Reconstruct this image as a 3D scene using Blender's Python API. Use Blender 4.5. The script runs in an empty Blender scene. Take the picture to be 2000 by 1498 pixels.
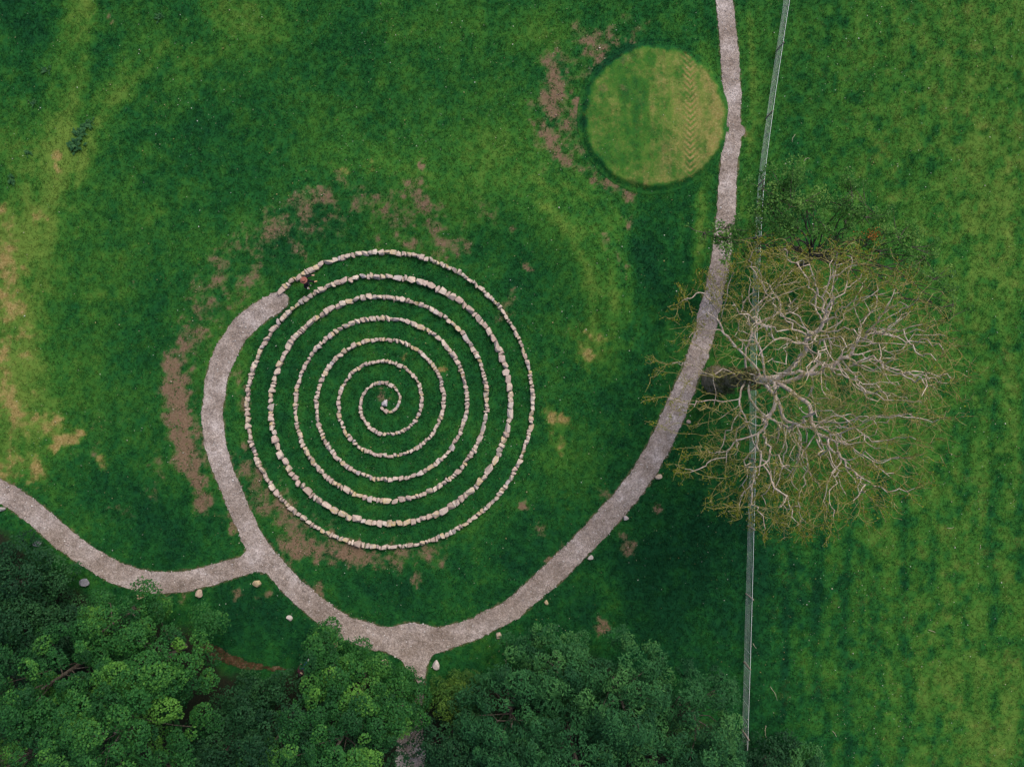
import bpy, math, random
import numpy as np
from mathutils import Vector, Matrix

random.seed(7)
RNG = np.random.default_rng(7)
SC = bpy.context.scene
COL = SC.collection

# ------------------------------------------------------------------ camera, sky, sun, exposure
CAM_H = 45.0            # drone height in metres
S = 32.0                # map scale of the survey sheet: units per metre on the ground
cam_d = bpy.data.cameras.new('camera')
cam_d.sensor_width = 36.0
cam_d.lens = 36.0 * CAM_H * S / 2000.0
cam_d.clip_start = 0.5
cam_d.clip_end = 1500.0
cam = bpy.data.objects.new('camera', cam_d)
COL.objects.link(cam)
cam.location = (0, 0, CAM_H)
cam.rotation_euler = (0, 0, 0)
SC.camera = cam

SUN_EL, SUN_AZ = math.radians(52), math.radians(28)     # azimuth clockwise from +Y
w = bpy.data.worlds.new('World')
SC.world = w
w.use_nodes = True
nt = w.node_tree
bgn = nt.nodes['Background']
sky = nt.nodes.new('ShaderNodeTexSky')
sky.sky_type = 'NISHITA'
sky.sun_disc = False
sky.sun_elevation = SUN_EL
sky.sun_rotation = SUN_AZ
sky.air_density = 1.0
sky.dust_density = 4.0
sky.ozone_density = 1.0
nt.links.new(sky.outputs[0], bgn.inputs[0])
bgn.inputs[1].default_value = 0.14
sl = bpy.data.lights.new('sun', 'SUN')
sl.energy = 1.4
sl.angle = math.radians(18)
sl.color = (1.0, 0.95, 0.87)
sun = bpy.data.objects.new('sun', sl)
COL.objects.link(sun)
sd = Vector((math.sin(SUN_AZ) * math.cos(SUN_EL), math.cos(SUN_AZ) * math.cos(SUN_EL), math.sin(SUN_EL)))
sun.rotation_euler = sd.to_track_quat('Z', 'Y').to_euler()
sun.location = (30, 40, 60)
SC.view_settings.view_transform = 'Standard'
SC.view_settings.look = 'None'
SC.view_settings.gamma = 1.0
SC.view_settings.exposure = 0.46
SC.render.resolution_x, SC.render.resolution_y = 1024, 766

# ------------------------------------------------------------------ survey sheet <-> metres
def W(u, v, z=0.0):
    """Survey-sheet position (u right, v down, origin at the sheet's corner) to metres on the ground."""
    return ((u - 1000.0) / S, (749.0 - v) / S, z)

def WH(u, v, z):
    """Same for something seen from above at height z: undo the lean of tall things."""
    k = (CAM_H - z) / CAM_H
    return ((u - 1000.0) / S * k, (749.0 - v) / S * k, z)

def sstep(a, b, x):
    t = np.clip((x - a) / (b - a), 0, 1)
    return t * t * (3 - 2 * t)

_lat = {}
def vnoise(x, y, seed):
    if seed not in _lat:
        _lat[seed] = np.random.default_rng(1000 + seed).random((256, 256))
    L = _lat[seed]
    xi = np.floor(x).astype(int); yi = np.floor(y).astype(int)
    fx = x - xi; fy = y - yi
    fx = fx * fx * fx * (fx * (fx * 6 - 15) + 10); fy = fy * fy * fy * (fy * (fy * 6 - 15) + 10)
    a = L[xi & 255, yi & 255]; b = L[(xi + 1) & 255, yi & 255]
    c = L[xi & 255, (yi + 1) & 255]; d = L[(xi + 1) & 255, (yi + 1) & 255]
    return (a * (1 - fx) + b * fx) * (1 - fy) + (c * (1 - fx) + d * fx) * fy

def fbm(x, y, scale, seed=0, octv=4, gain=0.5):
    t = 0.0; amp = 1.0; tot = 0.0
    x = np.asarray(x, float) / scale; y = np.asarray(y, float) / scale
    for i in range(octv):
        t = t + amp * vnoise(x * (2.03 ** i) + 17.3 * i, y * (2.03 ** i) + 9.1 * i, seed + i)
        tot += amp; amp *= gain
    return t / tot

def seg_d(x, y, x1, y1, x2, y2):
    dx, dy = x2 - x1, y2 - y1
    l2 = dx * dx + dy * dy + 1e-9
    t = np.clip(((x - x1) * dx + (y - y1) * dy) / l2, 0, 1)
    return np.hypot(x - (x1 + t * dx), y - (y1 + t * dy)), t

# ------------------------------------------------------------------ paths as a distance field
MAIN = [(1413, -60, 16), (1415, 0, 16.5), (1424.5, 93, 17.5), (1430, 186, 17), (1429, 279, 17), (1422, 341, 17), (1418, 418, 18),
        (1413, 450, 17.5), (1407, 515, 18.5), (1392, 580, 19), (1377.5, 645, 20), (1358, 710, 19.5), (1343, 745, 20), (1315, 810, 21.5),
        (1286, 875, 22), (1255, 927, 22), (1218, 975, 22), (1150, 1050, 22), (1080, 1120, 22), (1000, 1190, 20), (930, 1226, 21),
        (865, 1248, 23), (800, 1254, 24), (735, 1245, 24), (672, 1225, 23), (620, 1188, 22), (570, 1143, 21), (525, 1092, 20), (490, 1045, 20),
        (468, 995, 20), (440, 925, 20), (421, 865, 20), (417, 805, 20), (424, 745, 20), (440, 695, 21), (466, 650, 20), (497, 618, 20), (546, 588, 18)]
BRANCH = [(497, 1098, 17), (460, 1108, 18), (420, 1121, 19), (370, 1134, 20), (316, 1138, 21), (268, 1133, 21), (220, 1115, 21), (170, 1086, 21),
          (120, 1048, 22), (70, 1003, 22), (30, 974, 22), (-60, 925, 22)]
TAIL = [(806, 1258, 42), (812, 1285, 26), (819, 1310, 14), (823, 1340, 6), (818, 1370, 9), (806, 1410, 20), (803, 1450, 27), (798, 1560, 30)]
BULGE = [(1425, 256, 16), (1446, 255, 10)]

def smin(a, b, k):
    h = np.clip(0.5 + 0.5 * (b - a) / k, 0, 1)
    return b * (1 - h) + a * h - k * h * (1 - h)

def chain_d(x, y, pts):
    d = np.full(np.shape(x), 1e6)
    for (a, b) in zip(pts[:-1], pts[1:]):
        dd, t = seg_d(x, y, a[0], a[1], b[0], b[1])
        d = np.minimum(d, dd - (a[2] + t * (b[2] - a[2])))
    return d

def path_d(x, y, rough=True):
    d = chain_d(x, y, MAIN)
    d = smin(d, chain_d(x, y, BRANCH), 26)
    d = smin(d, chain_d(x, y, TAIL), 22)
    d = np.minimum(d, chain_d(x, y, BULGE))
    if rough:
        d = d + (fbm(x, y, 22, 31, 2) - 0.5) * 4.5 + (fbm(x, y, 5, 35, 2) - 0.5) * 4
    return d

# ------------------------------------------------------------------ relief
RIDGE = [(400, 1000, 0.0), (372, 900, .45), (362, 780, .55), (400, 620, .6), (470, 500, .65), (600, 405, .7), (740, 365, .75), (880, 370, .75),
         (1000, 400, .7), (1110, 470, .85), (1180, 560, .85), (1190, 640, .6), (1150, 715, .1)]
MC, MR = (1277.0, 230.5), 140.0

def relief(u, v):
    h = np.zeros(np.shape(u))
    for a, b in zip(RIDGE[:-1], RIDGE[1:]):
        d, t = seg_d(u, v, a[0], a[1], b[0], b[1])
        hh = (a[2] + t * (b[2] - a[2])) * np.exp(-0.5 * (d / 52.0) ** 2)
        h = np.maximum(h, hh * .55)
    h = h + 0.16 * (fbm(u, v, 190, 50, 3) - 0.5) + 0.07 * (fbm(u, v, 30, 55, 2) - 0.5)
    # ditch behind the crescent bank
    d, t = seg_d(u, v, 1252, 400, 1262, 620)
    h = h - 0.16 * np.exp(-0.5 * (d / 28.0) ** 2)
    # tread ruts of the right hand pasture
    m = sstep(1490, 1560, u)
    h = h + m * 0.05 * (fbm(u, v, 22, 61, 2) - 0.5) * 2
    return h

def mound_h(u, v):
    r = np.hypot(u - MC[0], v - MC[1]) + (fbm(u, v, 40, 71, 2) - .5) * 9
    return 0.20 * sstep(MR + 5, MR - 8, r) + 0.14 * np.clip(1 - r / MR, 0, 1)

# ------------------------------------------------------------------ ground cover masks
SOIL = [(395, 650, 430, 560, 50, .44), (430, 560, 520, 470, 50, .44), (520, 470, 620, 400, 52, .46), (620, 400, 700, 400, 40, .40), (780, 400, 880, 480, 46, .46), (1105, 100, 1072, 200, 44, .46), (1072, 200, 1100, 310, 40, .48), (1130, 85, 1240, 70, 34, .44),
        (500, 940, 640, 1060, 30, .44), (640, 1075, 860, 1085, 24, .44), (345, 760, 378, 900, 27, 1.0), (378, 900, 398, 980, 17, .95), (352, 690, 348, 760, 24, .9), (388, 640, 360, 700, 28, .8), (425, 585, 392, 640, 34, .62),
        (428, 512, 436, 520, 22, .7), (455, 572, 470, 590, 24, .5), (500, 492, 560, 452, 28, .55), (622, 378, 628, 384, 24, .75), (590, 400, 650, 430, 36, .5),
        (575, 480, 602, 505, 9, .62), (812, 375, 822, 405, 20, .85), (845, 435, 850, 455, 15, .82), (795, 440, 810, 460, 28, .52), (880, 478, 890, 492, 26, .58),
        (735, 470, 738, 476, 12, .6), (690, 380, 720, 390, 34, .45), (825, 328, 828, 332, 7, .7), (568, 1070, 700, 1086, 20, .95), (700, 1090, 780, 1102, 13, .8),
        (780, 1086, 872, 1060, 11, .6), (520, 980, 600, 1042, 22, .66), (468, 880, 500, 960, 18, .6), (462, 730, 478, 800, 12, .5), (430, 1000, 452, 1040, 9, .6),
        (1092, 120, 1076, 190, 26, .66), (1076, 190, 1066, 260, 24, .82), (1066, 260, 1100, 312, 20, .86), (1126, 205, 1130, 225, 13, .9), (1140, 90, 1225, 76, 26, .62),
        (1160, 113, 1170, 120, 10, .85), (1270, 47, 1273, 52, 9, .85), (1105, 318, 1180, 332, 12, .6), (1170, 342, 1228, 384, 12, .74), (1098, 262, 1132, 238, 20, .7),
        (1226, 436, 1230, 442, 9, .7), (1180, 470, 1222, 520, 12, .5), (1212, 540, 1216, 550, 6, .6), (1035, 513, 1037, 520, 7, .75), (1110, 120, 1100, 130, 40, .4),
        (1025, 988, 1027, 994, 7, .8), (1048, 1036, 1056, 1046, 13, .6), (1222, 1062, 1230, 1068, 14, .7), (1281, 988, 1284, 994, 7, .7), (1165, 960, 1190, 970, 10, .5),
        (1168, 1222, 1176, 1228, 13, .7), (808, 1128, 814, 1136, 8, .7), (1075, 1095, 1098, 1076, 8, .75), (743, 772, 748, 777, 9, .62), (505, 1160, 512, 1166, 12, .5),
        (455, 1155, 460, 1165, 10, .6), (330, 1166, 345, 1172, 10, .55), (1446, 252, 1450, 256, 6, 1.0), (625, 1160, 620, 1150, 14, .5), (640, 1210, 700, 1225, 12, .4),
        (255, 552, 258, 556, 6, .7), (230, 1000, 250, 1010, 20, .35), (990, 575, 985, 620, 16, .5), (1000, 450, 1005, 455, 10, .55),
        (300, 900, 290, 960, 30, .3), (200, 840, 180, 880, 40, .3), (650, 330, 660, 340, 10, .55), (940, 400, 980, 430, 22, .4), (210, 30, 214, 34, 9, .55)]
DRY = [(0, 430, 14, 600, 30, .85), (0, 600, 6, 720, 28, .7), (-10, 760, 36, 796, 30, .86), (72, 842, 100, 832, 22, .95), (108, 872, 160, 845, 10, 1.0), (10, 915, 70, 915, 26, .8),
       (198, 896, 200, 906, 9, .95), (112, 300, 108, 345, 9, .66), (72, 418, 76, 428, 10, .66), (30, 480, 36, 500, 28, .5), (45, 650, 50, 700, 24, .45), (1140, 680, 1142, 704, 14, .82),
       (1165, 660, 1172, 668, 12, .7), (1075, 800, 1090, 870, 13, .8), (1072, 815, 1100, 830, 14, .66), (1120, 640, 1128, 650, 20, .4), (785, 690, 790, 694, 6, .6),
       (865, 726, 868, 730, 6, .6), (-40, 900, -60, 500, 60, .7), (640, 320, 720, 330, 20, .3)]
WARM = [(160, -20, 125, 300, 30, .32), (250, 130, 150, 330, 22, .24), (300, 110, 260, 180, 40, .12), (480, 40, 470, 100, 55, .24), (110, 300, 60, 450, 50, .2), (30, 470, 60, 700, 60, .22),
        (40, 780, 60, 830, 60, .25), (1080, 410, 1150, 560, 26, .12), (1120, 450, 1205, 570, 22, .12), (1200, 560, 1180, 700, 40, .18), (930, 280, 1000, 310, 70, .22), (700, 350, 760, 340, 60, .18),
        (1060, 70, 1080, 40, 40, .22), (1372, 370, 1362, 560, 8, .3), (1120, 900, 1140, 930, 50, .16), (120, 260, 60, 480, 26, .2), (1465, 60, 1480, 160, 26, .18), (1460, 260, 1452, 420, 6, .3),
        (1180, 1120, 1190, 1240, 40, .15), (560, 230, 640, 210, 60, .12), (590, 840, 580, 880, 10, .3), (500, 690, 470, 800, 8, .3)]
LUSH_SHADE = [(700, 400, 560, 480, 60, .3), (950, 480, 1020, 560, 50, .25), (1262, 400, 1268, 640, 26, .22), (1270, 500, 1330, 600, 52, .2), (330, 560, 300, 700, 50, .22), (560, 200, 700, 130, 60, .2),
        (200, 930, 350, 1060, 60, .25), (700, 1160, 800, 1180, 60, .2), (1330, 1050, 1280, 1250, 120, .42), (1250, 700, 1180, 850, 60, .2), (-20, 0, 60, 60, 60, .3), (480, 1190, 560, 1240, 70, .4),  # deeper turf, with painted shade below the bare tree and at the wood verge
        (1500, 1150, 1530, 1450, 60, .25), (1010, 700, 1030, 900, 30, .16), (380, 300, 560, 330, 70, .16), (1060, 1010, 1000, 1130, 50, .2), (1142, 240, 1160, 180, 8, .5), (1160, 140, 1230, 92, 8, .45)]  # includes painted shade on the low pasture edge and the mound's left rim

def blobs(u, v, lst, p=2.2):
    m = np.zeros(np.shape(u))
    for (x1, y1, x2, y2, r, s) in lst:
        d, _ = seg_d(u, v, x1, y1, x2, y2)
        m = np.maximum(m, s * np.exp(-(d / (r * 1.25)) ** p))
    return m

def blob_sum(u, v, lst):
    m = np.zeros(np.shape(u))
    for (x1, y1, x2, y2, r, s) in lst:
        d, _ = seg_d(u, v, x1, y1, x2, y2)
        m = m + s * np.exp(-(d / (r * 1.3)) ** 2)
    return m

SPC = (752.0, 785.0)
ARCS = [([(1010, 380), (1070, 410), (1125, 480), (1155, 560), (1160, 640), (1140, 700)], 7, .16), ([(1040, 350), (1110, 390), (1165, 460), (1195, 540), (1200, 620), (1170, 690)], 8, .14),
        ([(1090, 350), (1160, 400), (1210, 470), (1230, 550), (1225, 630)], 8, .14), ([(1130, 330), (1195, 380), (1235, 440), (1247, 520), (1245, 600), (1225, 660)], 5, -.14),
        ([(1060, 430), (1100, 480), (1130, 560), (1135, 640)], 6, -.10), ([(1075, 380), (1140, 430), (1180, 510), (1180, 600)], 5, -.10),
        ([(170, 0), (160, 130), (130, 260), (105, 400), (90, 560)], 14, .12), ([(200, 0), (190, 130), (160, 260), (135, 400)], 6, -.12),
        ([(360, 40), (290, 130), (200, 220), (150, 330)], 9, .14), ([(390, 60), (310, 150), (230, 230)], 6, -.12), ([(60, 330), (45, 480), (60, 640)], 12, .10),
        ([(1380, 60), (1392, 200), (1385, 360), (1370, 520)], 6, .12), ([(1362, 60), (1372, 90)], 6, .1), ([(1330, 420), (1325, 560), (1290, 700)], 7, .10), ([(1345, 430), (1340, 560)], 4, -.10),
        ([(1030, 1060), (1100, 1000), (1180, 900), (1230, 800)], 10, .08), ([(700, 1180), (850, 1170), (980, 1120)], 9, .07), ([(1462, 20), (1470, 160), (1466, 330)], 5, .12)]
def arcs(u, v):
    m = np.zeros(np.shape(u))
    for pts, w_, a_ in ARCS:
        d = np.full(np.shape(u), 1e6)
        for p, q in zip(pts[:-1], pts[1:]):
            d = np.minimum(d, seg_d(u, v, p[0], p[1], q[0], q[1])[0])
        m = m + a_ * np.exp(-(d / w_) ** 2)
    return m
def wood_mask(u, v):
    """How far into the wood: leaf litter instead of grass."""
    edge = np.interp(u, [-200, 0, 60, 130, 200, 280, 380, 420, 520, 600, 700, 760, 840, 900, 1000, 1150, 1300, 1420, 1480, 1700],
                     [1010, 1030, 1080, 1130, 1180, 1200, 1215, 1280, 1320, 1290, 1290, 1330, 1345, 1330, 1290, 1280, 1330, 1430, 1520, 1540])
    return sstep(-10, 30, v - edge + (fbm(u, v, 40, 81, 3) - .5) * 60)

def cover(u, v, mound=False):
    """soil, dry, warm, litter masks in 0..1"""
    u = np.asarray(u, float); v = np.asarray(v, float)
    n1 = fbm(u, v, 24, 1, 4, .6); n2 = fbm(u, v, 60, 5, 4); n3 = fbm(u, v, 9, 9, 3)
    pd = path_d(u, v, False)
    wob = (fbm(u, v, 20, 91, 2) - .5) * 22
    wob2 = (fbm(v, u, 20, 95, 2) - .5) * 22
    wob = wob + (fbm(u, v, 8, 191, 2) - .5) * 16; wob2 = wob2 + (fbm(v, u, 8, 193, 2) - .5) * 16
    soil_b = blobs(u + wob, v + wob2, SOIL)
    soil = .88 * sstep(.12, 1.02, soil_b * 1.02 + (n1 - .5) * 1.2 + (n3 - .5) * .8)
    soil = soil * sstep(.06, .3, soil_b)
    dry_b = blobs(u + wob, v + wob2, DRY)
    dry = .80 * sstep(.2, 1.1, dry_b * .86 + (n1 - .5) * 1.5 + (n3 - .5) * .8) * sstep(.1, .3, dry_b)
    big = fbm(u, v, 230, 12, 3)
    wu = u * .94 + v * .34; wv = v * .94 - u * .34
    n0 = fbm(u, v, 8, 171, 2)
    warm = .42 - .12 * sstep(700, 1150, v) + (n2 - .5) * .34 + (n1 - .5) * .40 + (n0 - .5) * .30 + (big - .5) * .30 + blob_sum(u + wob, v + wob2, WARM) - .75 * blob_sum(u, v, LUSH_SHADE) + arcs(u + wob * .3, v + wob2 * .3)  # turf colour darkens down the lawn: light falloff painted in
    # worn edge of soil patches
    warm = warm + .22 * sstep(.15, .5, soil_b) * (n3 - .2) + .3 * sstep(.15, .6, dry_b)
    # mown turf inside the spiral
    rs = np.hypot(u - SPC[0], v - SPC[1])
    ins = sstep(292, 270, rs)
    warm = warm * (1 - ins) + ins * (.30 + (n2 - .5) * .36 + (n1 - .5) * .34 + (n0 - .5) * .24)
    # swards left of the spiral and on the top lawn run in mowing bands
    band = np.sin(wu / 21 + 3 * n2)
    lawn = sstep(620, 380, u) * sstep(900, 500, v)
    warm = warm + lawn * .05 * band
    # strips mown along the path
    strip = (np.abs(np.abs(u - np.interp(v, [0, 279, 418, 645], [1415, 1429, 1418, 1378])) - 48) < 7) & (v < 620)
    warm = warm + .10 * strip
    # pasture to the right of the fence
    fx = np.interp(v, [-60, 0, 267, 374, 645, 907, 1300, 1500], [1540, 1531, 1491, 1478, 1466, 1463, 1452, 1447])
    fl = sstep(10, 90, u - fx)
    prog = np.clip((u - 1470) / 420, 0, 1)
    ph = (u + (fbm(u, v, 150, 41, 2) - .5) * 26) / 57.0
    stripe = .5 + .5 * np.cos(2 * np.pi * ph)
    stripe = stripe ** 2.2 * sstep(.25, .6, fbm(u * 3, v, 120, 45, 2))
    spots = sstep(.52, .76, fbm(u, v * .8, 17, 47, 2))
    fw = .54 + .15 * prog + (n2 - .5) * .16 + (n1 - .5) * .34 + (n0 - .5) * .26 - .30 * stripe * (.4 + .6 * sstep(450, 950, v)) - .24 * spots
    fw = fw - .20 * sstep(330, 40, u - fx) * sstep(900, 1200, v) - .08 * sstep(200, 0, u - fx)  # shade of the wood painted into the lower pasture near the fence
    fw = fw + blob_sum(u, v, [(1884, 1342, 1960, 1420, 60, .10), (1560, 1260, 1600, 1300, 30, .2), (1950, 300, 1990, 500, 90, .15)])
    warm = warm * (1 - fl) + fl * fw
    dry = np.maximum(dry, fl * .22 * sstep(.6, .8, n1) * (.4 + .6 * prog))
    litter = wood_mask(u, v)
    # thin grass beside the paths
    verge = np.exp(-(np.maximum(pd, 0) / 5.0) ** 2)
    soil = np.maximum(soil, .55 * sstep(.42, .7, verge * (.25 + n3)))
    if mound:
        du, dv = u - MC[0], v - MC[1]
        rr = np.hypot(du, dv)
        rr = rr + (fbm(u, v, 14, 111, 2) - .5) * 10 + (fbm(u, v, 45, 115, 2) - .5) * 12
        top = sstep(MR + 2, MR - 10, rr)
        t = .70 + .10 * du / MR + (n2 - .5) * .3 + (n1 - .5) * .42 + (n0 - .5) * .3 + (fbm(u * 3.5, v * .5, 50, 103, 3) - .5) * .35
        d = sstep(.15, 1.1, .36 + .38 * sstep(-90, 120, du + .15 * dv) + (fbm(u * 4, v * .6, 45, 107, 3) - .5) * .6 + (n1 - .5) * .7 + (n3 - .5) * .3)
        trk = np.exp(-((u - 1346 - .02 * dv) / 11.0) ** 2)
        chev = .5 + .5 * np.sin((v + 1.0 * np.abs(u - 1346)) * 2 * np.pi / 11.5)
        d = np.clip(d + trk * (.85 * chev - .3), 0, 1)
        d = np.clip(d + .36 * sstep(88, 112, du + .06 * dv) * sstep(.2, .8, n1 + .15), 0, 1)
        sl_b = blobs(u, v, [(1208, 116, 1216, 120, 12, .6), (1216, 174, 1222, 178, 9, .7), (1175, 176, 1180, 178, 8, .6), (1250, 160, 1280, 165, 14, .35)])
        ms = sstep(.3, .7, sl_b * 1.1 + (n1 - .5) * .6) * sstep(.1, .3, sl_b)
        warm = warm * (1 - top) + top * t
        warm = warm - .24 * (1 - top) * sstep(MR + 14, MR - 2, rr) * sstep(60, -60, du + .5 * dv)  # shaded left side of the mound, painted into the turf colour
        dry = dry * (1 - top) + top * np.clip(.10 + d * .46 + trk * (chev - .45) * .5 * sstep(.3, .6, n1), 0, 1)
        soil = soil * (1 - top) * .3 + top * ms * .35
    else:
        rr = np.hypot(u - MC[0], v - MC[1])
        warm = warm - .26 * np.exp(-(np.abs(rr - MR - 3) / 11.0) ** 2) * sstep(60, -60, (u - MC[0]) + .5 * (v - MC[1]))  # painted shade round the mound's foot on its upper left
    return np.clip(soil, 0, 1), np.clip(dry, 0, 1), np.clip(warm, 0, 1), np.clip(litter, 0, 1)

# ------------------------------------------------------------------ object helpers
def tag(o, label=None, cat=None, group=None, kind=None):
    if label: o['label'] = label
    if cat: o['category'] = cat
    if group: o['group'] = group
    if kind: o['kind'] = kind
    return o

def mesh_np(name, V, F, mats=(), attrs=None, smooth=False):
    """V (n,3); F (m,k) int array of equal polygons, or a list of index lists"""
    me = bpy.data.meshes.new(name)
    V = np.asarray(V, np.float32)
    if isinstance(F, np.ndarray):
        m, k = F.shape
        me.vertices.add(len(V)); me.vertices.foreach_set('co', V.ravel())
        me.loops.add(m * k); me.loops.foreach_set('vertex_index', F.astype(np.int32).ravel())
        me.polygons.add(m)
        me.polygons.foreach_set('loop_start', np.arange(0, m * k, k, dtype=np.int32))
    else:
        me.from_pydata([tuple(map(float, p)) for p in V], [], [list(map(int, f)) for f in F])
    if attrs:
        for an, av in attrs.items():
            a = me.attributes.new(an, 'FLOAT', 'POINT')
            a.data.foreach_set('value', np.asarray(av, np.float32).ravel())
    me.update(calc_edges=True)
    me.validate()
    for mt in (mats if isinstance(mats, (list, tuple)) else [mats]):
        me.materials.append(mt)
    if smooth:
        me.polygons.foreach_set('use_smooth', np.ones(len(me.polygons), bool))
    return me

def obj(name, me, parent=None, loc=None):
    o = bpy.data.objects.new(name, me)
    COL.objects.link(o)
    if parent: o.parent = parent
    if loc is not None: o.location = loc
    return o

def empty(name, loc):
    o = bpy.data.objects.new(name, None)
    o.empty_display_size = 0.3
    COL.objects.link(o)
    o.location = loc
    return o

class Tubes:
    """collects tapering tubes into one mesh"""
    def __init__(s): s.V = []; s.F = []; s.n = 0
    def add(s, pts, rad, sides=5, cap=True):
        P = np.asarray(pts, float); R = np.broadcast_to(np.asarray(rad, float), (len(P),))
        n = len(P)
        if n < 2: return
        T = np.gradient(P, axis=0); T /= (np.linalg.norm(T, axis=1, keepdims=True) + 1e-9)
        ref = np.array([0, 0, 1.0]) if abs(T[0, 2]) < .9 else np.array([1.0, 0, 0])
        a = np.arange(sides) * 2 * np.pi / sides
        ca, sa = np.cos(a)[:, None], np.sin(a)[:, None]
        nrm = np.cross(T[0], ref); nrm /= np.linalg.norm(nrm)
        for i in range(n):
            nrm = nrm - T[i] * np.dot(nrm, T[i]); nrm /= (np.linalg.norm(nrm) + 1e-9)
            b = np.cross(T[i], nrm)
            s.V.append(P[i] + R[i] * (ca * nrm + sa * b))
        o = s.n
        for i in range(n - 1):
            for j in range(sides):
                k = (j + 1) % sides
                s.F.append((o + i * sides + j, o + i * sides + k, o + (i + 1) * sides + k, o + (i + 1) * sides + j))
        s.n += n * sides
        if cap:
            s.V.append(P[:1]); s.V.append(P[-1:])
            c0, c1 = s.n, s.n + 1; s.n += 2
            e = o + (n - 1) * sides
            for j in range(sides):
                k = (j + 1) % sides
                s.F.append((o + k, o + j, c0, c0)); s.F.append((e + j, e + k, c1, c1))
    def mesh(s, name, mat, smooth=True):
        F = [tuple(dict.fromkeys(f)) for f in s.F]
        return mesh_np(name, np.vstack(s.V), F, mat, smooth=smooth)

# ------------------------------------------------------------------ materials
def new_mat(name):
    m = bpy.data.materials.new(name); m.use_nodes = True
    n = m.node_tree.nodes; b = n['Principled BSDF']
    b.inputs['Roughness'].default_value = .85
    b.inputs['Specular IOR Level'].default_value = .25
    return m, m.node_tree, b

def N(t, typ, **kw):
    n = t.nodes.new(typ)
    for k, v in kw.items():
        if k in n.inputs: n.inputs[k].default_value = v
        else: setattr(n, k, v)
    return n

def mixc(t, fac, a, b, blend='MIX'):
    n = t.nodes.new('ShaderNodeMix'); n.data_type = 'RGBA'; n.blend_type = blend
    for sock, val in ((0, fac), (6, a), (7, b)):
        if isinstance(val, (int, float)): n.inputs[sock].default_value = val
        elif isinstance(val, tuple): n.inputs[sock].default_value = (*val, 1)
        else: t.links.new(val, n.inputs[sock])
    return n.outputs[2]

def ramp(t, src, stops):
    r = t.nodes.new('ShaderNodeValToRGB')
    e = r.color_ramp.elements
    while len(e) < len(stops): e.new(.5)
    for el, (p, c) in zip(e, stops):
        el.position = p; el.color = (*c, 1) if len(c) == 3 else c
    t.links.new(src, r.inputs[0])
    return r.outputs[0]

def noise(t, scale, detail=4, rough=.55, coord=None):
    n = N(t, 'ShaderNodeTexNoise'); n.inputs['Scale'].default_value = scale
    n.inputs['Detail'].default_value = detail; n.inputs['Roughness'].default_value = rough
    if coord is not None: t.links.new(coord, n.inputs['Vector'])
    return n.outputs[0]

GREENS = [(0.0, (.0062, .045, .0165)), (.3, (.0125, .080, .0178)), (.6, (.034, .119, .0180)), (1.0, (.102, .172, .030))]
SOILC = (.150, .098, .062)
DRYC = (.255, .185, .066)
LITTER = (.016, .019, .011)

def ground_material():
    m, t, b = new_mat('turf_and_soil')
    tc = N(t, 'ShaderNodeTexCoord').outputs['Object']
    at = {}
    for a in ('soil', 'dry', 'warm', 'litter'):
        x = N(t, 'ShaderNodeAttribute'); x.attribute_name = a; at[a] = x.outputs['Fac']
    nf = noise(t, 9, 5, .65, tc); nm = noise(t, 2.2, 5, .6, tc); ng = noise(t, 38, 3, .6, tc)
    ad = N(t, 'ShaderNodeMath', operation='MULTIPLY_ADD'); t.links.new(nf, ad.inputs[0]); ad.inputs[1].default_value = .42
    t.links.new(at['warm'], ad.inputs[2])
    sb = N(t, 'ShaderNodeMath', operation='SUBTRACT'); t.links.new(ad.outputs[0], sb.inputs[0]); sb.inputs[1].default_value = .21
    g = ramp(t, sb.outputs[0], GREENS)
    soilc = ramp(t, nf, [(.25, (.085, .056, .036)), (.5, SOILC), (.78, (.20, .14, .096))])
    dryc = ramp(t, nf, [(.25, (.15, .115, .045)), (.5, DRYC), (.78, (.38, .29, .15))])
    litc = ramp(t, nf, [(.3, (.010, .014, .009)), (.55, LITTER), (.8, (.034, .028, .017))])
    def ragged(src, nz, amp=1.5, lo=.05, hi=.95):
        a1 = N(t, 'ShaderNodeMath', operation='MULTIPLY_ADD'); t.links.new(nz, a1.inputs[0]); a1.inputs[1].default_value = amp; t.links.new(src, a1.inputs[2])
        mr = N(t, 'ShaderNodeMapRange'); mr.interpolation_type = 'SMOOTHSTEP'; t.links.new(a1.outputs[0], mr.inputs[0])
        mr.inputs[1].default_value = lo + amp * .5; mr.inputs[2].default_value = hi + amp * .5
        sr = N(t, 'ShaderNodeMath', operation='MULTIPLY'); sr.use_clamp = True; t.links.new(src, sr.inputs[0]); sr.inputs[1].default_value = 4.0
        mm = N(t, 'ShaderNodeMath', operation='MULTIPLY'); t.links.new(mr.outputs[0], mm.inputs[0]); t.links.new(sr.outputs[0], mm.inputs[1])
        return mm.outputs[0]
    nr1 = noise(t, 5.0, 7, .85, tc)
    c = mixc(t, ragged(at['dry'], nr1, 1.3, .05, .95), g, dryc)
    c = mixc(t, ragged(at['soil'], nr1), c, soilc)
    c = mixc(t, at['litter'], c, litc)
    fine = ramp(t, ng, [(.3, (.72, .72, .72)), (.7, (1.25, 1.25, 1.25))])
    c = mixc(t, .8, c, fine, 'MULTIPLY')
    t.links.new(c, b.inputs['Base Color'])
    bp = N(t, 'ShaderNodeBump'); bp.inputs['Strength'].default_value = .6; bp.inputs['Distance'].default_value = .05
    t.links.new(nf, bp.inputs['Height']); t.links.new(bp.outputs[0], b.inputs['Normal'])
    b.inputs['Roughness'].default_value = .95
    b.inputs['Specular IOR Level'].default_value = .03
    return m

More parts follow.
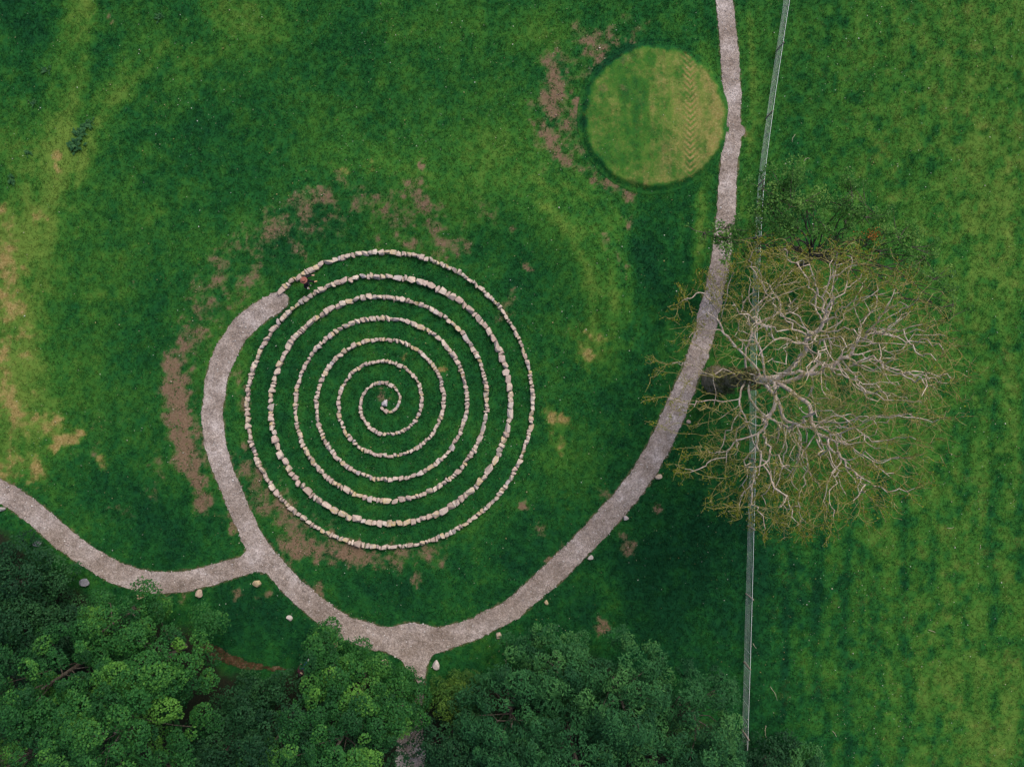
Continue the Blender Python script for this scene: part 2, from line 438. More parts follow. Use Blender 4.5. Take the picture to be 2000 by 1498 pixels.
def grass_material():
    m, t, b = new_mat('grass_blades')
    at = {}
    for a in ('dry', 'warm', 'tint'):
        x = N(t, 'ShaderNodeAttribute'); x.attribute_name = a; at[a] = x.outputs['Fac']
    g = ramp(t, at['warm'], GREENS)
    c = mixc(t, at['dry'], g, DRYC)
    tn = ramp(t, at['tint'], [(0, (.7, .7, .7)), (1, (1.5, 1.45, 1.35))])
    c = mixc(t, 1.0, c, tn, 'MULTIPLY')
    t.links.new(c, b.inputs['Base Color'])
    b.inputs['Roughness'].default_value = .8
    b.inputs['Specular IOR Level'].default_value = .06
    tr = N(t, 'ShaderNodeBsdfTranslucent'); t.links.new(c, tr.inputs[0])
    mx = N(t, 'ShaderNodeMixShader'); mx.inputs[0].default_value = .3
    out = t.nodes['Material Output']
    t.links.new(b.outputs[0], mx.inputs[1]); t.links.new(tr.outputs[0], mx.inputs[2]); t.links.new(mx.outputs[0], out.inputs[0])
    return m

def leaf_material(name, dark, mid, light, transl=.3, rough=.65):
    m, t, b = new_mat(name)
    x = N(t, 'ShaderNodeAttribute'); x.attribute_name = 'tint'
    c = ramp(t, x.outputs['Fac'], [(0, dark), (.5, mid), (1, light)])
    t.links.new(c, b.inputs['Base Color'])
    b.inputs['Roughness'].default_value = rough
    b.inputs['Specular IOR Level'].default_value = .16
    tr = N(t, 'ShaderNodeBsdfTranslucent'); t.links.new(c, tr.inputs[0])
    mx = N(t, 'ShaderNodeMixShader'); mx.inputs[0].default_value = transl
    t.links.new(b.outputs[0], mx.inputs[1]); t.links.new(tr.outputs[0], mx.inputs[2]); t.links.new(mx.outputs[0], t.nodes['Material Output'].inputs[0])
    return m

def bark_material(name, c0, c1, c2, scale=6):
    m, t, b = new_mat(name)
    tc = N(t, 'ShaderNodeTexCoord').outputs['Object']
    n = noise(t, scale, 5, .65, tc)
    c = ramp(t, n, [(.3, c0), (.5, c1), (.7, c2)])
    t.links.new(c, b.inputs['Base Color'])
    bp = N(t, 'ShaderNodeBump'); bp.inputs['Strength'].default_value = .5; bp.inputs['Distance'].default_value = .02
    t.links.new(n, bp.inputs['Height']); t.links.new(bp.outputs[0], b.inputs['Normal'])
    return m

def gravel_material():
    m, t, b = new_mat('gravel')
    tc = N(t, 'ShaderNodeTexCoord').outputs['Object']
    big = noise(t, .55, 4, .6, tc); mid = noise(t, 3.0, 5, .65, tc); fin = noise(t, 17, 3, .7, tc)
    vo = N(t, 'ShaderNodeTexVoronoi'); vo.inputs['Scale'].default_value = 16; t.links.new(tc, vo.inputs['Vector'])
    base = ramp(t, big, [(.34, (.205, .163, .137)), (.5, (.285, .237, .210)), (.66, (.375, .325, .305))])
    wear = noise(t, .9, 6, .7, tc)
    base = mixc(t, ramp(t, wear, [(.48, (0, 0, 0)), (.66, (.75, .75, .75))]), base, (.19, .150, .122))
    md = ramp(t, mid, [(.3, (.70, .68, .66)), (.55, (1, 1, 1)), (.75, (1.16, 1.15, 1.14))])
    c = mixc(t, 1.0, base, md, 'MULTIPLY')
    st = N(t, 'ShaderNodeSeparateColor'); t.links.new(vo.outputs['Color'], st.inputs[0])
    sv = ramp(t, st.outputs[0], [(0, (.62, .60, .58)), (.5, (.98, .97, .96)), (1, (1.38, 1.38, 1.38))])
    c = mixc(t, .85, c, sv, 'MULTIPLY')
    fn = ramp(t, fin, [(.3, (.75, .75, .75)), (.7, (1.2, 1.2, 1.2))])
    c = mixc(t, .8, c, fn, 'MULTIPLY')
    t.links.new(c, b.inputs['Base Color'])
    bp = N(t, 'ShaderNodeBump'); bp.inputs['Strength'].default_value = .7; bp.inputs['Distance'].default_value = .03
    t.links.new(vo.outputs['Distance'], bp.inputs['Height']); t.links.new(bp.outputs[0], b.inputs['Normal'])
    b.inputs['Roughness'].default_value = .9
    return m

def stone_material(name, stops, scale=5.0, lichen=.5):
    """each stone its own colour (object and island random), mottled, some with yellow lichen"""
    m, t, b = new_mat(name)
    tc = N(t, 'ShaderNodeTexCoord').outputs['Object']
    oi = N(t, 'ShaderNodeObjectInfo'); ge = N(t, 'ShaderNodeNewGeometry')
    s = N(t, 'ShaderNodeMath', operation='ADD'); t.links.new(oi.outputs['Random'], s.inputs[0]); t.links.new(ge.outputs['Random Per Island'], s.inputs[1])
    fr = N(t, 'ShaderNodeMath', operation='FRACT'); t.links.new(s.outputs[0], fr.inputs[0])
    c = ramp(t, fr.outputs[0], stops)
    n = noise(t, scale, 5, .65, tc); n2 = noise(t, scale * .45, 3, .5, tc)
    mot = ramp(t, n, [(.3, (.70, .68, .66)), (.6, (1.05, 1.05, 1.05)), (.8, (1.2, 1.2, 1.2))])
    c = mixc(t, .9, c, mot, 'MULTIPLY')
    m2 = N(t, 'ShaderNodeMath', operation='MULTIPLY'); t.links.new(fr.outputs[0], m2.inputs[0]); m2.inputs[1].default_value = 7.31
    f2 = N(t, 'ShaderNodeMath', operation='FRACT'); t.links.new(m2.outputs[0], f2.inputs[0])
    pick = ramp(t, f2.outputs[0], [(.76, (0, 0, 0)), (.84, (lichen,) * 3)])
    spot = ramp(t, n2, [(.42, (0, 0, 0)), (.58, (1, 1, 1))])
    lf = mixc(t, 1.0, pick, spot, 'MULTIPLY')
    c = mixc(t, lf, c, (.42, .32, .07))
    t.links.new(c, b.inputs['Base Color'])
    bp = N(t, 'ShaderNodeBump'); bp.inputs['Strength'].default_value = .4; bp.inputs['Distance'].default_value = .02
    t.links.new(n, bp.inputs['Height']); t.links.new(bp.outputs[0], b.inputs['Normal'])
    b.inputs['Roughness'].default_value = .88
    return m

def plain(name, c, rough=.8, metal=0.0, var=.25, scale=20):
    m, t, b = new_mat(name)
    tc = N(t, 'ShaderNodeTexCoord').outputs['Object']
    n = noise(t, scale, 3, .6, tc)
    lo = tuple(x * (1 - var) for x in c); hi = tuple(min(1, x * (1 + var)) for x in c)
    t.links.new(ramp(t, n, [(.3, lo), (.7, hi)]), b.inputs['Base Color'])
    b.inputs['Roughness'].default_value = rough; b.inputs['Metallic'].default_value = metal
    return m

M_GROUND = ground_material()
M_GRASS = grass_material()
M_GRAVEL = gravel_material()
M_STONE = stone_material('field_stone', [(0, (.36, .275, .225)), (.25, (.44, .35, .295)), (.5, (.49, .40, .32)), (.65, (.40, .315, .275)), (.85, (.54, .455, .375)), (.94, (.34, .30, .30)), (1, (.46, .34, .28))], 9)
M_BOULDER = stone_material('boulder_stone', [(0, (.38, .33, .29)), (.4, (.46, .41, .37)), (.7, (.50, .43, .33)), (1, (.36, .33, .32))], 4, .35)
M_PEBBLE = stone_material('loose_gravel', [(0, (.16, .13, .12)), (.35, (.33, .28, .26)), (.7, (.46, .42, .40)), (1, (.60, .57, .55))], 30, 0)

# ------------------------------------------------------------------ ground sheet
def axis(lo, hi, step, far):
    a = np.arange(lo, hi + step / 2, step)
    o = []; x = step; p = a[-1]
    while p < far:
        x *= 1.35; p += x; o.append(p)
    o2 = []; x = step; p = a[0]
    while p > -far:
        x *= 1.35; p -= x; o2.append(p)
    return np.array(o2[::-1] + list(a) + o)

gx = axis(-37, 37, .13, 420); gy = axis(-29, 29, .13, 420)
GX, GY = np.meshgrid(gx, gy)
U = 1000 + S * GX.ravel(); Vv = 749 - S * GY.ravel()
Z = relief(U, Vv)
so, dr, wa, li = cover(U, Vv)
ny, nx = GX.shape
idx = np.arange(nx * ny).reshape(ny, nx)
F = np.stack([idx[:-1, :-1].ravel(), idx[:-1, 1:].ravel(), idx[1:, 1:].ravel(), idx[1:, :-1].ravel()], 1)
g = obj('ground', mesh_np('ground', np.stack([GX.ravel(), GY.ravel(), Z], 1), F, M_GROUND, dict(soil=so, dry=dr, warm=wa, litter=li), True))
tag(g, 'green lawn and pasture turf with bare brown and straw-coloured patches', 'ground', kind='structure')

# round grass mound
nr, na = 80, 320
rr = np.linspace(0, (MR + 12) / S, nr)[1:]
aa = np.arange(na) * 2 * np.pi / na
mc = np.array(W(*MC))
RX = mc[0] + rr[:, None] * np.cos(aa); RY = mc[1] + rr[:, None] * np.sin(aa)
X = np.concatenate([[mc[0]], RX.ravel()]); Y = np.concatenate([[mc[1]], RY.ravel()])
u, v = 1000 + S * X, 749 - S * Y
drop = np.zeros(len(u)); drop[-2 * na:-na] = .03; drop[-na:] = .14
Zm = relief(u, v) + mound_h(u, v) + .03 - drop
F = [(0, 1 + j, 1 + (j + 1) % na) for j in range(na)]
for i in range(nr - 2):
    o = 1 + i * na
    F += [(o + j, o + na + j, o + na + (j + 1) % na, o + (j + 1) % na) for j in range(na)]
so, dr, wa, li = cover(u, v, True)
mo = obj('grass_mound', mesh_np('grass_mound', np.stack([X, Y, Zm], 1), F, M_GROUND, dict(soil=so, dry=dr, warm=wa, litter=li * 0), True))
tag(mo, 'round flat-topped grass mound, yellowed and marked by tyre treads, beside the gravel path', 'mound', kind='structure')

def ground_z(u, v):
    u = np.asarray(u, float); v = np.asarray(v, float)
    return relief(u, v) + mound_h(u, v)

def gz(u, v): return float(ground_z(np.array([u]), np.array([v]))[0])

# gravel path: marching squares over the distance field
st = 3.0
pu = np.arange(-80, 1480, st); pv = np.arange(-60, 1560, st)
PU, PV = np.meshgrid(pu, pv)
D = path_d(PU, PV)
verts, faces, vid = [], [], {}
def pvert(key, u_, v_):
    if key not in vid:
        vid[key] = len(verts); verts.append((u_, v_))
    return vid[key]
ins = D < 0
cells = ins[:-1, :-1].astype(int) + ins[:-1, 1:] + ins[1:, 1:] + ins[1:, :-1]
for (j, i) in np.argwhere(cells > 0):
    cs = [(j, i), (j, i + 1), (j + 1, i + 1), (j + 1, i)]
    poly = []
    for a in range(4):
        A, B = cs[a], cs[(a + 1) % 4]
        da, db = D[A], D[B]
        if da < 0: poly.append(pvert(A, PU[A], PV[A]))
        if (da < 0) != (db < 0):
            t = da / (da - db)
            k = (min(A, B), max(A, B))
            poly.append(pvert(k, PU[A] + t * (PU[B] - PU[A]), PV[A] + t * (PV[B] - PV[A])))
    if len(poly) >= 3: faces.append(poly[::-1])
pv_ = np.array(verts)
pz = relief(pv_[:, 0], pv_[:, 1]) + .035 + .03 * (fbm(pv_[:, 0], pv_[:, 1], 14, 130, 2) - .5)
pth = obj('gravel_path', mesh_np('gravel_path', np.stack([(pv_[:, 0] - 1000) / S, (749 - pv_[:, 1]) / S, pz], 1), faces, M_GRAVEL, smooth=True))
tag(pth, 'pale grey-pink gravel footpath curving round the stone spiral with side branches', 'path', kind='structure')

# muddy stream in the shade of the wood
STREAM = [(398, 1262, 9), (425, 1275, 13), (452, 1290, 12), (480, 1300, 8), (520, 1303, 6), (560, 1306, 4)]
su, sv_ = np.meshgrid(np.arange(380, 580, 2.5), np.arange(1240, 1330, 2.5))
Ds = chain_d(su, sv_, STREAM) + (fbm(su, sv_, 14, 140, 2) - .5) * 8
idx = np.arange(su.size).reshape(su.shape)
ok = (Ds[:-1, :-1] < 0) & (Ds[1:, 1:] < 0)
F = np.stack([idx[:-1, :-1][ok], idx[1:, :-1][ok], idx[1:, 1:][ok], idx[:-1, 1:][ok]], 1)
used = np.unique(F); remap = -np.ones(su.size, int); remap[used] = np.arange(len(used))
uu, vv = su.ravel()[used], sv_.ravel()[used]
ms, t, b = new_mat('muddy_water')
tc = N(t, 'ShaderNodeTexCoord').outputs['Object']
n_ = noise(t, 3.5, 5, .7, tc)
t.links.new(ramp(t, n_, [(.35, (.028, .016, .008)), (.52, (.065, .038, .019)), (.70, (.17, .12, .085))]), b.inputs['Base Color'])
b.inputs['Roughness'].default_value = .3
bp = N(t, 'ShaderNodeBump'); bp.inputs['Strength'].default_value = .5; bp.inputs['Distance'].default_value = .04
t.links.new(n_, bp.inputs['Height']); t.links.new(bp.outputs[0], b.inputs['Normal'])
stm = obj('stream', mesh_np('stream', np.stack([(uu - 1000) / S, (749 - vv) / S, relief(uu, vv) + .03], 1), remap[F], ms, smooth=True))
tag(stm, 'narrow reddish-brown muddy stream at the edge of the wood', 'stream', kind='structure')

# ------------------------------------------------------------------ turf blades
def grass():
    n = 215000
    u = RNG.uniform(-90, 2090, n); v = RNG.uniform(-80, 1575, n)
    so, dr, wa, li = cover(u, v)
    inm = np.hypot(u - MC[0], v - MC[1]) < MR + 6
    s2, d2, w2, _ = cover(u[inm], v[inm], True)
    so[inm] = s2; dr[inm] = d2; wa[inm] = w2
    pd = path_d(u, v)
    r = RNG.random(n)
    keep = (pd > -1.5) & (r > so * .95) & (r > li * 1.1) & (r > dr * .5)
    u, v, so, dr, wa = u[keep], v[keep], so[keep], dr[keep], wa[keep]
    n = len(u)
    z = ground_z(u, v)
    x, y = (u - 1000) / S, (749 - v) / S
    nb = 4
    x = np.repeat(x, nb) + RNG.normal(0, .05, n * nb); y = np.repeat(y, nb) + RNG.normal(0, .05, n * nb); z = np.repeat(z, nb)
    lush = np.repeat(1 - wa, nb)
    m = n * nb
    an = RNG.uniform(0, 2 * np.pi, m)
    L = RNG.uniform(.06, .15, m) * (.8 + .5 * lush); Hh = RNG.uniform(.03, .10, m) * (.7 + .6 * lush)
    wd = RNG.uniform(.012, .026, m)
    ca, sa = np.cos(an), np.sin(an)
    A = np.stack([x - sa * wd, y + ca * wd, z - .01], 1); B = np.stack([x + sa * wd, y - ca * wd, z - .01], 1)
    Cc = np.stack([x + ca * L, y + sa * L, z + Hh], 1)
    V = np.stack([A, B, Cc], 1).reshape(-1, 3)
    F = np.arange(3 * m).reshape(-1, 3)
    rep = lambda q: np.repeat(np.repeat(q, nb), 3)
    ti = np.repeat(np.clip(np.repeat(RNG.normal(.42, .21, n), nb) + RNG.normal(0, .14, m), 0, 1), 3)
    wj = np.clip(rep(wa) + np.repeat(np.repeat(RNG.normal(0, .11, n), nb), 3), 0, 1)
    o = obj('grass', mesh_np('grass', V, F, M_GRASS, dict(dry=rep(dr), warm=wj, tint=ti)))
    tag(o, 'short green grass covering the lawns and the pasture', 'grass', kind='stuff')
grass()

# ------------------------------------------------------------------ stones
def stone_mesh(name, mat, seed, n=16, box=.62):
    """angular field stone of unit size: hull of points pushed towards a box"""
    import bmesh
    rg = np.random.default_rng(seed)
    P = rg.normal(size=(n, 3)); P /= np.linalg.norm(P, axis=1, keepdims=True)
    P = np.sign(P) * np.abs(P) ** box
    P /= np.maximum(1, np.abs(P).max(axis=1, keepdims=True))
    P *= rg.uniform(.86, 1.05, (n, 1))
    P[:, 0] += .22 * P[:, 1] * rg.uniform(-1, 1); P[:, 1] += .22 * P[:, 0] * rg.uniform(-1, 1)
    bm = bmesh.new()
    for p in P: bm.verts.new(p * .5)
    r = bmesh.ops.convex_hull(bm, input=bm.verts)
    for vv in [q for q in bm.verts if not q.link_faces]: bm.verts.remove(vv)
    co = np.array([q.co[:] for q in bm.verts])
    c = (co.min(0) + co.max(0)) / 2; sz = co.max(0) - co.min(0)
    for q in bm.verts: q.co = [(q.co[k] - c[k]) / sz[k] for k in range(3)]
    me = bpy.data.meshes.new(name); bm.to_mesh(me); bm.free()
    me.materials.append(mat)
    return me

STONES = [stone_mesh('stone', M_STONE, 100 + i, 15 + i % 5, .45 + .03 * (i % 7)) for i in range(18)]

# radius of the spiral at quarter turns, walking in from the open end
QR = [(-.5, 300), (0, 292), (1, 288), (2, 285), (3, 272), (3.5, 258), (4, 244), (5, 246), (6, 239), (7, 225), (8, 204), (9, 199), (10, 194), (11, 177), (12, 163), (13, 160),
      (14, 153), (15, 135), (16, 122), (17, 114), (18, 106), (19, 92), (20, 79), (21, 71), (22, 64), (23, 49), (24, 36), (25, 28), (26, 18), (26.8, 6)]
qq = np.array([q for q, _ in QR]); qr = np.array([r for _, r in QR], float)
tt = np.linspace(-.5, 26.8, 9000)
rad = np.interp(tt, qq, qr)
kern = np.hanning(331); kern /= kern.sum()
rad = np.convolve(np.pad(rad, 165, 'edge'), kern, 'valid')
ang = np.pi / 2 - tt * np.pi / 2
su = SPC[0] + rad * np.cos(ang); sv = SPC[1] - rad * np.sin(ang)
arc = np.concatenate([[0], np.cumsum(np.hypot(np.diff(su), np.diff(sv)))])
spiral = empty('stone_spiral', W(SPC[0], SPC[1], gz(*SPC)))
tag(spiral, 'spiral wall of single pale field stones laid on the lawn', 'stone spiral')
placed = []
s_ = 0.0
rg = np.random.default_rng(5)
while s_ < arc[-1] - 8:
    t_ = np.interp(s_, arc, tt)
    turn = t_ / 4
    wid = np.interp(turn, [-.1, .1, .6, .92, .99, 1.08, 1.3, 1.6, 1.8, 2.1, 2.4, 3, 4, 5, 6, 7], [11, 8.2, 8.6, 8.8, 11, 13, 12, 11.4, 10, 9.0, 9.6, 9.0, 8.3, 7.2, 6.7, 6.3])
    ln = wid * rg.choice([.75, 1.0, 1.25, 1.55, .5], p=[.2, .28, .23, .15, .14]) * rg.uniform(.9, 1.12)
    ln = max(ln, 5.0)
    sm = s_ + ln / 2
    uu = np.interp(sm, arc, su); vv = np.interp(sm, arc, sv)
    u2 = np.interp(sm + 2, arc, su); v2 = np.interp(sm + 2, arc, sv)
    wd_ = wid * rg.uniform(.75, 1.28)
    th = math.atan2(-(v2 - vv), u2 - uu) + rg.normal(0, .10)
    h = np.interp(turn, [0, 1.3, 3, 7], [.33, .37, .31, .24]) * rg.uniform(.7, 1.3)
    off = rg.normal(0, wid * .08)
    uu += off * math.sin(th); vv += off * math.cos(th)
    placed.append((uu, vv, ln * 1.04 / S, wd_ / S, h, th))
    s_ += ln * .955 + rg.exponential(.22)
placed.append((751, 789, .44, .40, .46, .4))         # end stone at the heart of the spiral
order = sorted(range(len(placed)), key=lambda i: -placed[i][2] * placed[i][3])
big = set(order[:300])
restV, restF, ro = [], [], 0
k_ = (CAM_H - .3) / CAM_H
base = Vector(spiral.location)
for i, (uu, vv, ln, wd_, h, th) in enumerate(placed):
    z = gz(uu, vv)
    x, y = (uu - 1000) / S * k_, (749 - vv) / S * k_
    me = STONES[int(rg.integers(len(STONES)))]
    L = Matrix.Translation(Vector((x, y, z + h * .5 - .06)) - base) @ Matrix.Rotation(th, 4, 'Z') @ Matrix.Rotation(rg.normal(0, .07), 4, 'X') @ Matrix.Rotation(rg.normal(0, .07) + (math.pi if rg.random() < .5 else 0), 4, 'Y') @ Matrix.Diagonal((ln, wd_, h, 1))
    if i in big:
        o = bpy.data.objects.new('stone', me); COL.objects.link(o); o.parent = spiral; o.matrix_local = L
        if i == len(placed) - 1:
            o.data = stone_mesh('end_stone', plain('grey_end_stone', (.40, .37, .38), .85, 0, .15), 77, 24, .9)
            tag(o, 'round grey end stone at the heart of the spiral')
    else:
        co = np.array([(L @ q.co)[:] for q in me.vertices]); restV.append(co)
        restF += [[a + ro for a in p.vertices] for p in me.polygons]; ro += len(co)
print('spiral stones', len(placed))
if ro:
    o = obj('small_stones', mesh_np('small_stones', np.vstack(restV), restF, M_STONE), spiral)
    tag(o, kind='stuff')

# boulders along the path verges
def boulder_mesh(seed, mat):
    import bmesh
    rg = np.random.default_rng(seed)
    bm = bmesh.new()
    bmesh.ops.create_icosphere(bm, subdivisions=3, radius=.5)
    ph = rg.uniform(0, 50, 3)
    cuts = [(Vector(rg.normal(size=3)).normalized(), rg.uniform(.27, .42)) for _ in range(13)]
    for q in bm.verts:
        p = q.co.copy()
        for nrm, d in cuts:
            e = p.dot(nrm) - d
            if e > 0: p -= nrm * e * .97
        k = 1 + .10 * (float(fbm(np.array([p.x * 4 + ph[0]]), np.array([p.y * 4 + p.z * 3 + ph[1]]), 1.0, 200, 3)[0]) - .5)
        q.co = p * k
    me = bpy.data.meshes.new('boulder'); bm.to_mesh(me); bm.free()
    me.materials.append(mat)
    return me

def tone(name, c):
    return stone_material(name, [(0, c), (1, tuple(x * 1.05 for x in c))], 5, 0)
T_GREY, T_PALE, T_TAN, T_YEL, T_DARK = (tone('grey_boulder', (.31, .28, .27)), tone('pale_boulder', (.40, .355, .32)), tone('tan_boulder', (.37, .29, .22)),
                                        tone('yellow_boulder', (.36, .29, .17)), tone('dark_boulder', (.17, .17, .19)))
BOULDERS = [(1344, 823, 10, 10, T_TAN, 'small tan boulder on the path verge under the bare tree'),
            (1286, 931, 13, 12, T_TAN, 'round tan boulder on the outer path verge, first below the bare tree'),
            (1222, 1012, 11, 10, T_GREY, 'small grey boulder on the outer path verge, second below the bare tree'),
            (1153, 1089, 11, 11, T_PALE, 'pale flat boulder on the outer path verge, third below the bare tree'),
            (1067, 1176, 10, 10, T_YEL, 'small yellowish boulder on the outer path verge, fourth below the bare tree'),
            (974, 1240, 13, 15, T_TAN, 'tan boulder on the outer path verge, fifth below the bare tree'),
            (853, 1297, 16, 18, T_PALE, 'largest pale boulder, at the mouth of the path into the wood, facing a pinkish one'),
            (753, 1293, 13, 16, T_TAN, 'pinkish boulder at the mouth of the path into the wood, half under leaves'),
            (655, 1257, 12, 12, T_YEL, 'yellow round boulder beside the path by the pointed leafy sapling'),
            (567, 1206, 13, 11, T_PALE, 'pale pinkish boulder beside the path just above the sapling'),
            (505, 1137, 20, 15, T_YEL, 'jagged yellow-brown boulder in the fork of the two paths'),
            (390, 1157, 18, 16, T_TAN, 'squat pink-grey boulder on the verge of the side path, next to the fork'),
            (275, 1164, 17, 14, T_YEL, 'yellowish wedge boulder on the verge of the side path by the wood edge'),
            (168, 1136, 19, 16, T_DARK, 'dark blue-grey boulder on the verge of the side path, half in shade'),
            (77, 1060, 19, 14, T_DARK, 'grey-brown boulder at the wood edge beside the side path'),
            (4, 994, 18, 9, T_GREY, 'long grey boulder at the far end of the side path')]
for i, (bu, bv, du, dv, mt, lab) in enumerate(BOULDERS):
    me = boulder_mesh(300 + i, mt)
    o = obj('boulder', me)
    h = .6 * (du + dv) / 2 / S * 1.15
    o.location = W(bu, bv, gz(bu, bv) + h * .5 - .05)
    o.scale = (du / S * 1.1, dv / S * 1.1, h); o.rotation_euler = (0, 0, rg.uniform(-.5, .5))
    tag(o, lab, 'boulder', 'boulders along the path verges')

# loose gravel
def scatter_pebbles(name, u, v, z, size, mat, flat=.6):
    base = np.array([(1, 0, 0), (0, 1, 0), (-1, 0, 0), (0, -1, 0), (0, 0, 1), (0, 0, -1)], float)
    tri = np.array([(0, 1, 4), (1, 2, 4), (2, 3, 4), (3, 0, 4), (1, 0, 5), (2, 1, 5), (3, 2, 5), (0, 3, 5)])
    n = len(u)
    P = base[None] * RNG.uniform(.65, 1.25, (n, 6, 1)) * size[:, None, None]
    P[:, :, 2] *= flat
    a = RNG.uniform(0, 6.28, n); ca, sa = np.cos(a)[:, None], np.sin(a)[:, None]
    x = P[:, :, 0] * ca - P[:, :, 1] * sa; y = P[:, :, 0] * sa + P[:, :, 1] * ca
    V = np.stack([x + ((u - 1000) / S)[:, None], y + ((749 - v) / S)[:, None], P[:, :, 2] + z[:, None]], 2).reshape(-1, 3)
    F = (tri[None] + 6 * np.arange(n)[:, None, None]).reshape(-1, 3)
    return obj(name, mesh_np(name, V, F, mat))
n = 120000
u = RNG.uniform(-60, 1470, n); v = RNG.uniform(-60, 1540, n)
d = path_d(u, v)
kp = (d < 1.5) & (RNG.random(n) < .85)
u, v = u[kp], v[kp]
sz = np.clip(RNG.lognormal(-3.75, .42, len(u)), .012, .075)
tag(scatter_pebbles('gravel', u, v, relief(u, v) + .035, sz, M_PEBBLE), 'loose grey and pink gravel strewn over the footpaths', 'gravel', kind='stuff')

# daisies and pale specks in the turf
M_DAISY = stone_material('daisies_and_specks', [(0, (.20, .17, .05)), (.4, (.34, .30, .12)), (.7, (.5, .48, .36)), (1, (.72, .72, .66))], 20, 0)
n = 14000
u = RNG.uniform(-60, 2060, n); v = RNG.uniform(-60, 1500, n)
so, dr, wa, li = cover(u, v)
kp = (path_d(u, v) > 4) & (li < .3) & (RNG.random(n) < .22 + .4 * (fbm(u, v, 120, 150, 3) > .52) + .2 * (u > 1500))
u, v = u[kp], v[kp]
tag(scatter_pebbles('daisies', u, v, ground_z(u, v) + .06, np.clip(RNG.lognormal(-4.05, .42, len(u)), .010, .055), M_DAISY, .4), 'tiny white daisies and pale specks dotted through the grass', 'daisies', kind='stuff')
# clods and stones lying on the bare soil
n = 40000
u = RNG.uniform(0, 1300, n); v = RNG.uniform(0, 1250, n)
so, dr, wa, li = cover(u, v)
kp = (so > .45) & (RNG.random(n) < .3) & (path_d(u, v) > 0)
u, v = u[kp], v[kp]
M_CLOD = stone_material('soil_clods', [(0, (.10, .06, .04)), (.5, (.2, .13, .09)), (.9, (.3, .22, .16)), (1, (.55, .48, .4))], 20, 0)
tag(scatter_pebbles('soil_crumbs', u, v, relief(u, v) + .01, np.clip(RNG.lognormal(-3.4, .4, len(u)), .015, .08), M_CLOD), 'brown clods and small stones on the bare soil', 'soil', kind='stuff')

# ------------------------------------------------------------------ wire fence
FLINE = [(1540, -60), (1531, 0), (1491, 267), (1478, 374), (1466, 645), (1463, 907), (1459.6, 1080), (1452.5, 1300), (1449, 1440), (1446, 1520)]
M_WIRE = plain('galvanised_wire', (.50, .53, .52), .45, .3, .1)
M_TAPE = plain('white_top_wire', (.74, .76, .76), .5, 0, .05)
M_POST = bark_material('weathered_post', (.16, .12, .10), (.26, .20, .165), (.34, .28, .23), 14)
fl_v = np.linspace(-60, 1520, 500)
fl_u = np.interp(fl_v, [p[1] for p in FLINE], [p[0] for p in FLINE])
fl_u = np.convolve(np.pad(fl_u, 20, 'edge'), np.ones(41) / 41, 'valid')
fz = relief(fl_u, fl_v)
fence = empty('wire_fence', W(fl_u[250], fl_v[250], gz(fl_u[250], fl_v[250])))
tag(fence, 'stock fence of thin galvanised wires between lawn and pasture, passing under the bare tree', 'fence')
fo = np.array(fence.location)
LX = np.stack([(fl_u - 1000) / S, (749 - fl_v) / S, fz], 1) - fo
for k, (h, r, mt) in enumerate([(.10, .006, M_WIRE), (.28, .006, M_WIRE), (.46, .006, M_WIRE), (.66, .006, M_WIRE), (.88, .006, M_WIRE), (1.18, .012, M_TAPE)]):
    tb = Tubes(); q = LX[::5].copy(); q[:, 2] += h; q[:, 0] += (fbm(np.arange(len(q)), np.full(len(q), k * 7.), 9, 160, 2) - .5) * .02
    tb.add(q, r, 4)
    o = obj('wire', tb.mesh('wire', mt), fence)
    if k == 5: tag(o, 'thicker white top wire')
fs = np.concatenate([[0], np.cumsum(np.hypot(np.diff(LX[:, 0]), np.diff(LX[:, 1])))])
def fpt(s): return np.array([np.interp(s, fs, LX[:, c]) for c in range(3)])
tbp = Tubes(); tbp.add([(0, 0, -.3), (0, 0, 0), (.0, 0, 1.2), (0, 0, 1.27)], [.05, .05, .048, .03], 7)
pm = tbp.mesh('post', M_POST)
posts = list(np.arange(.9, fs[-1], 4.15))
for s0 in posts:
    p = fpt(s0); o = obj('post', pm, fence, p); o.rotation_euler = (rg.normal(0, .02), rg.normal(0, .02), rg.uniform(0, 3))
tb = Tubes()
for s0 in np.arange(.3, fs[-1], .42):
    p = fpt(s0); tb.add([p + (0, 0, .08), p + (0, 0, .89)], .0024, 3, False)
for s0 in np.arange(fs[-1] - 8, fs[-1], 1.05):
    p = fpt(s0); tb.add([p + (0, 0, .0), p + (0, 0, 1.19)], .011, 4, False)
tag(obj('netting', tb.mesh('netting', M_WIRE), fence), kind='stuff')

# ------------------------------------------------------------------ leaves
def leaves_mesh(name, P, Nn, size, tint, mat, aspect=.75, fold=.12, rng=RNG):
    """kite-shaped leaves at P facing Nn"""
    n = len(P)
    Nn = Nn / (np.linalg.norm(Nn, axis=1, keepdims=True) + 1e-9)
    r = rng.normal(size=(n, 3))
    T = np.cross(Nn, r); T /= (np.linalg.norm(T, axis=1, keepdims=True) + 1e-9)
    B = np.cross(Nn, T)
    s = size[:, None]
    a = P - T * s * .5
    b_ = P + B * s * aspect * .5 + Nn * s * fold
    c = P + T * s * .6
    d = P - B * s * aspect * .5 + Nn * s * fold
    V = np.stack([a, b_, c, d], 1).reshape(-1, 3)
    i = 4 * np.arange(n)[:, None]
    F = np.concatenate([i + np.array([0, 1, 2]), i + np.array([0, 2, 3])], 1).reshape(-1, 3)
    return mesh_np(name, V, F, mat, dict(tint=np.repeat(np.clip(tint, 0, 1), 4)))

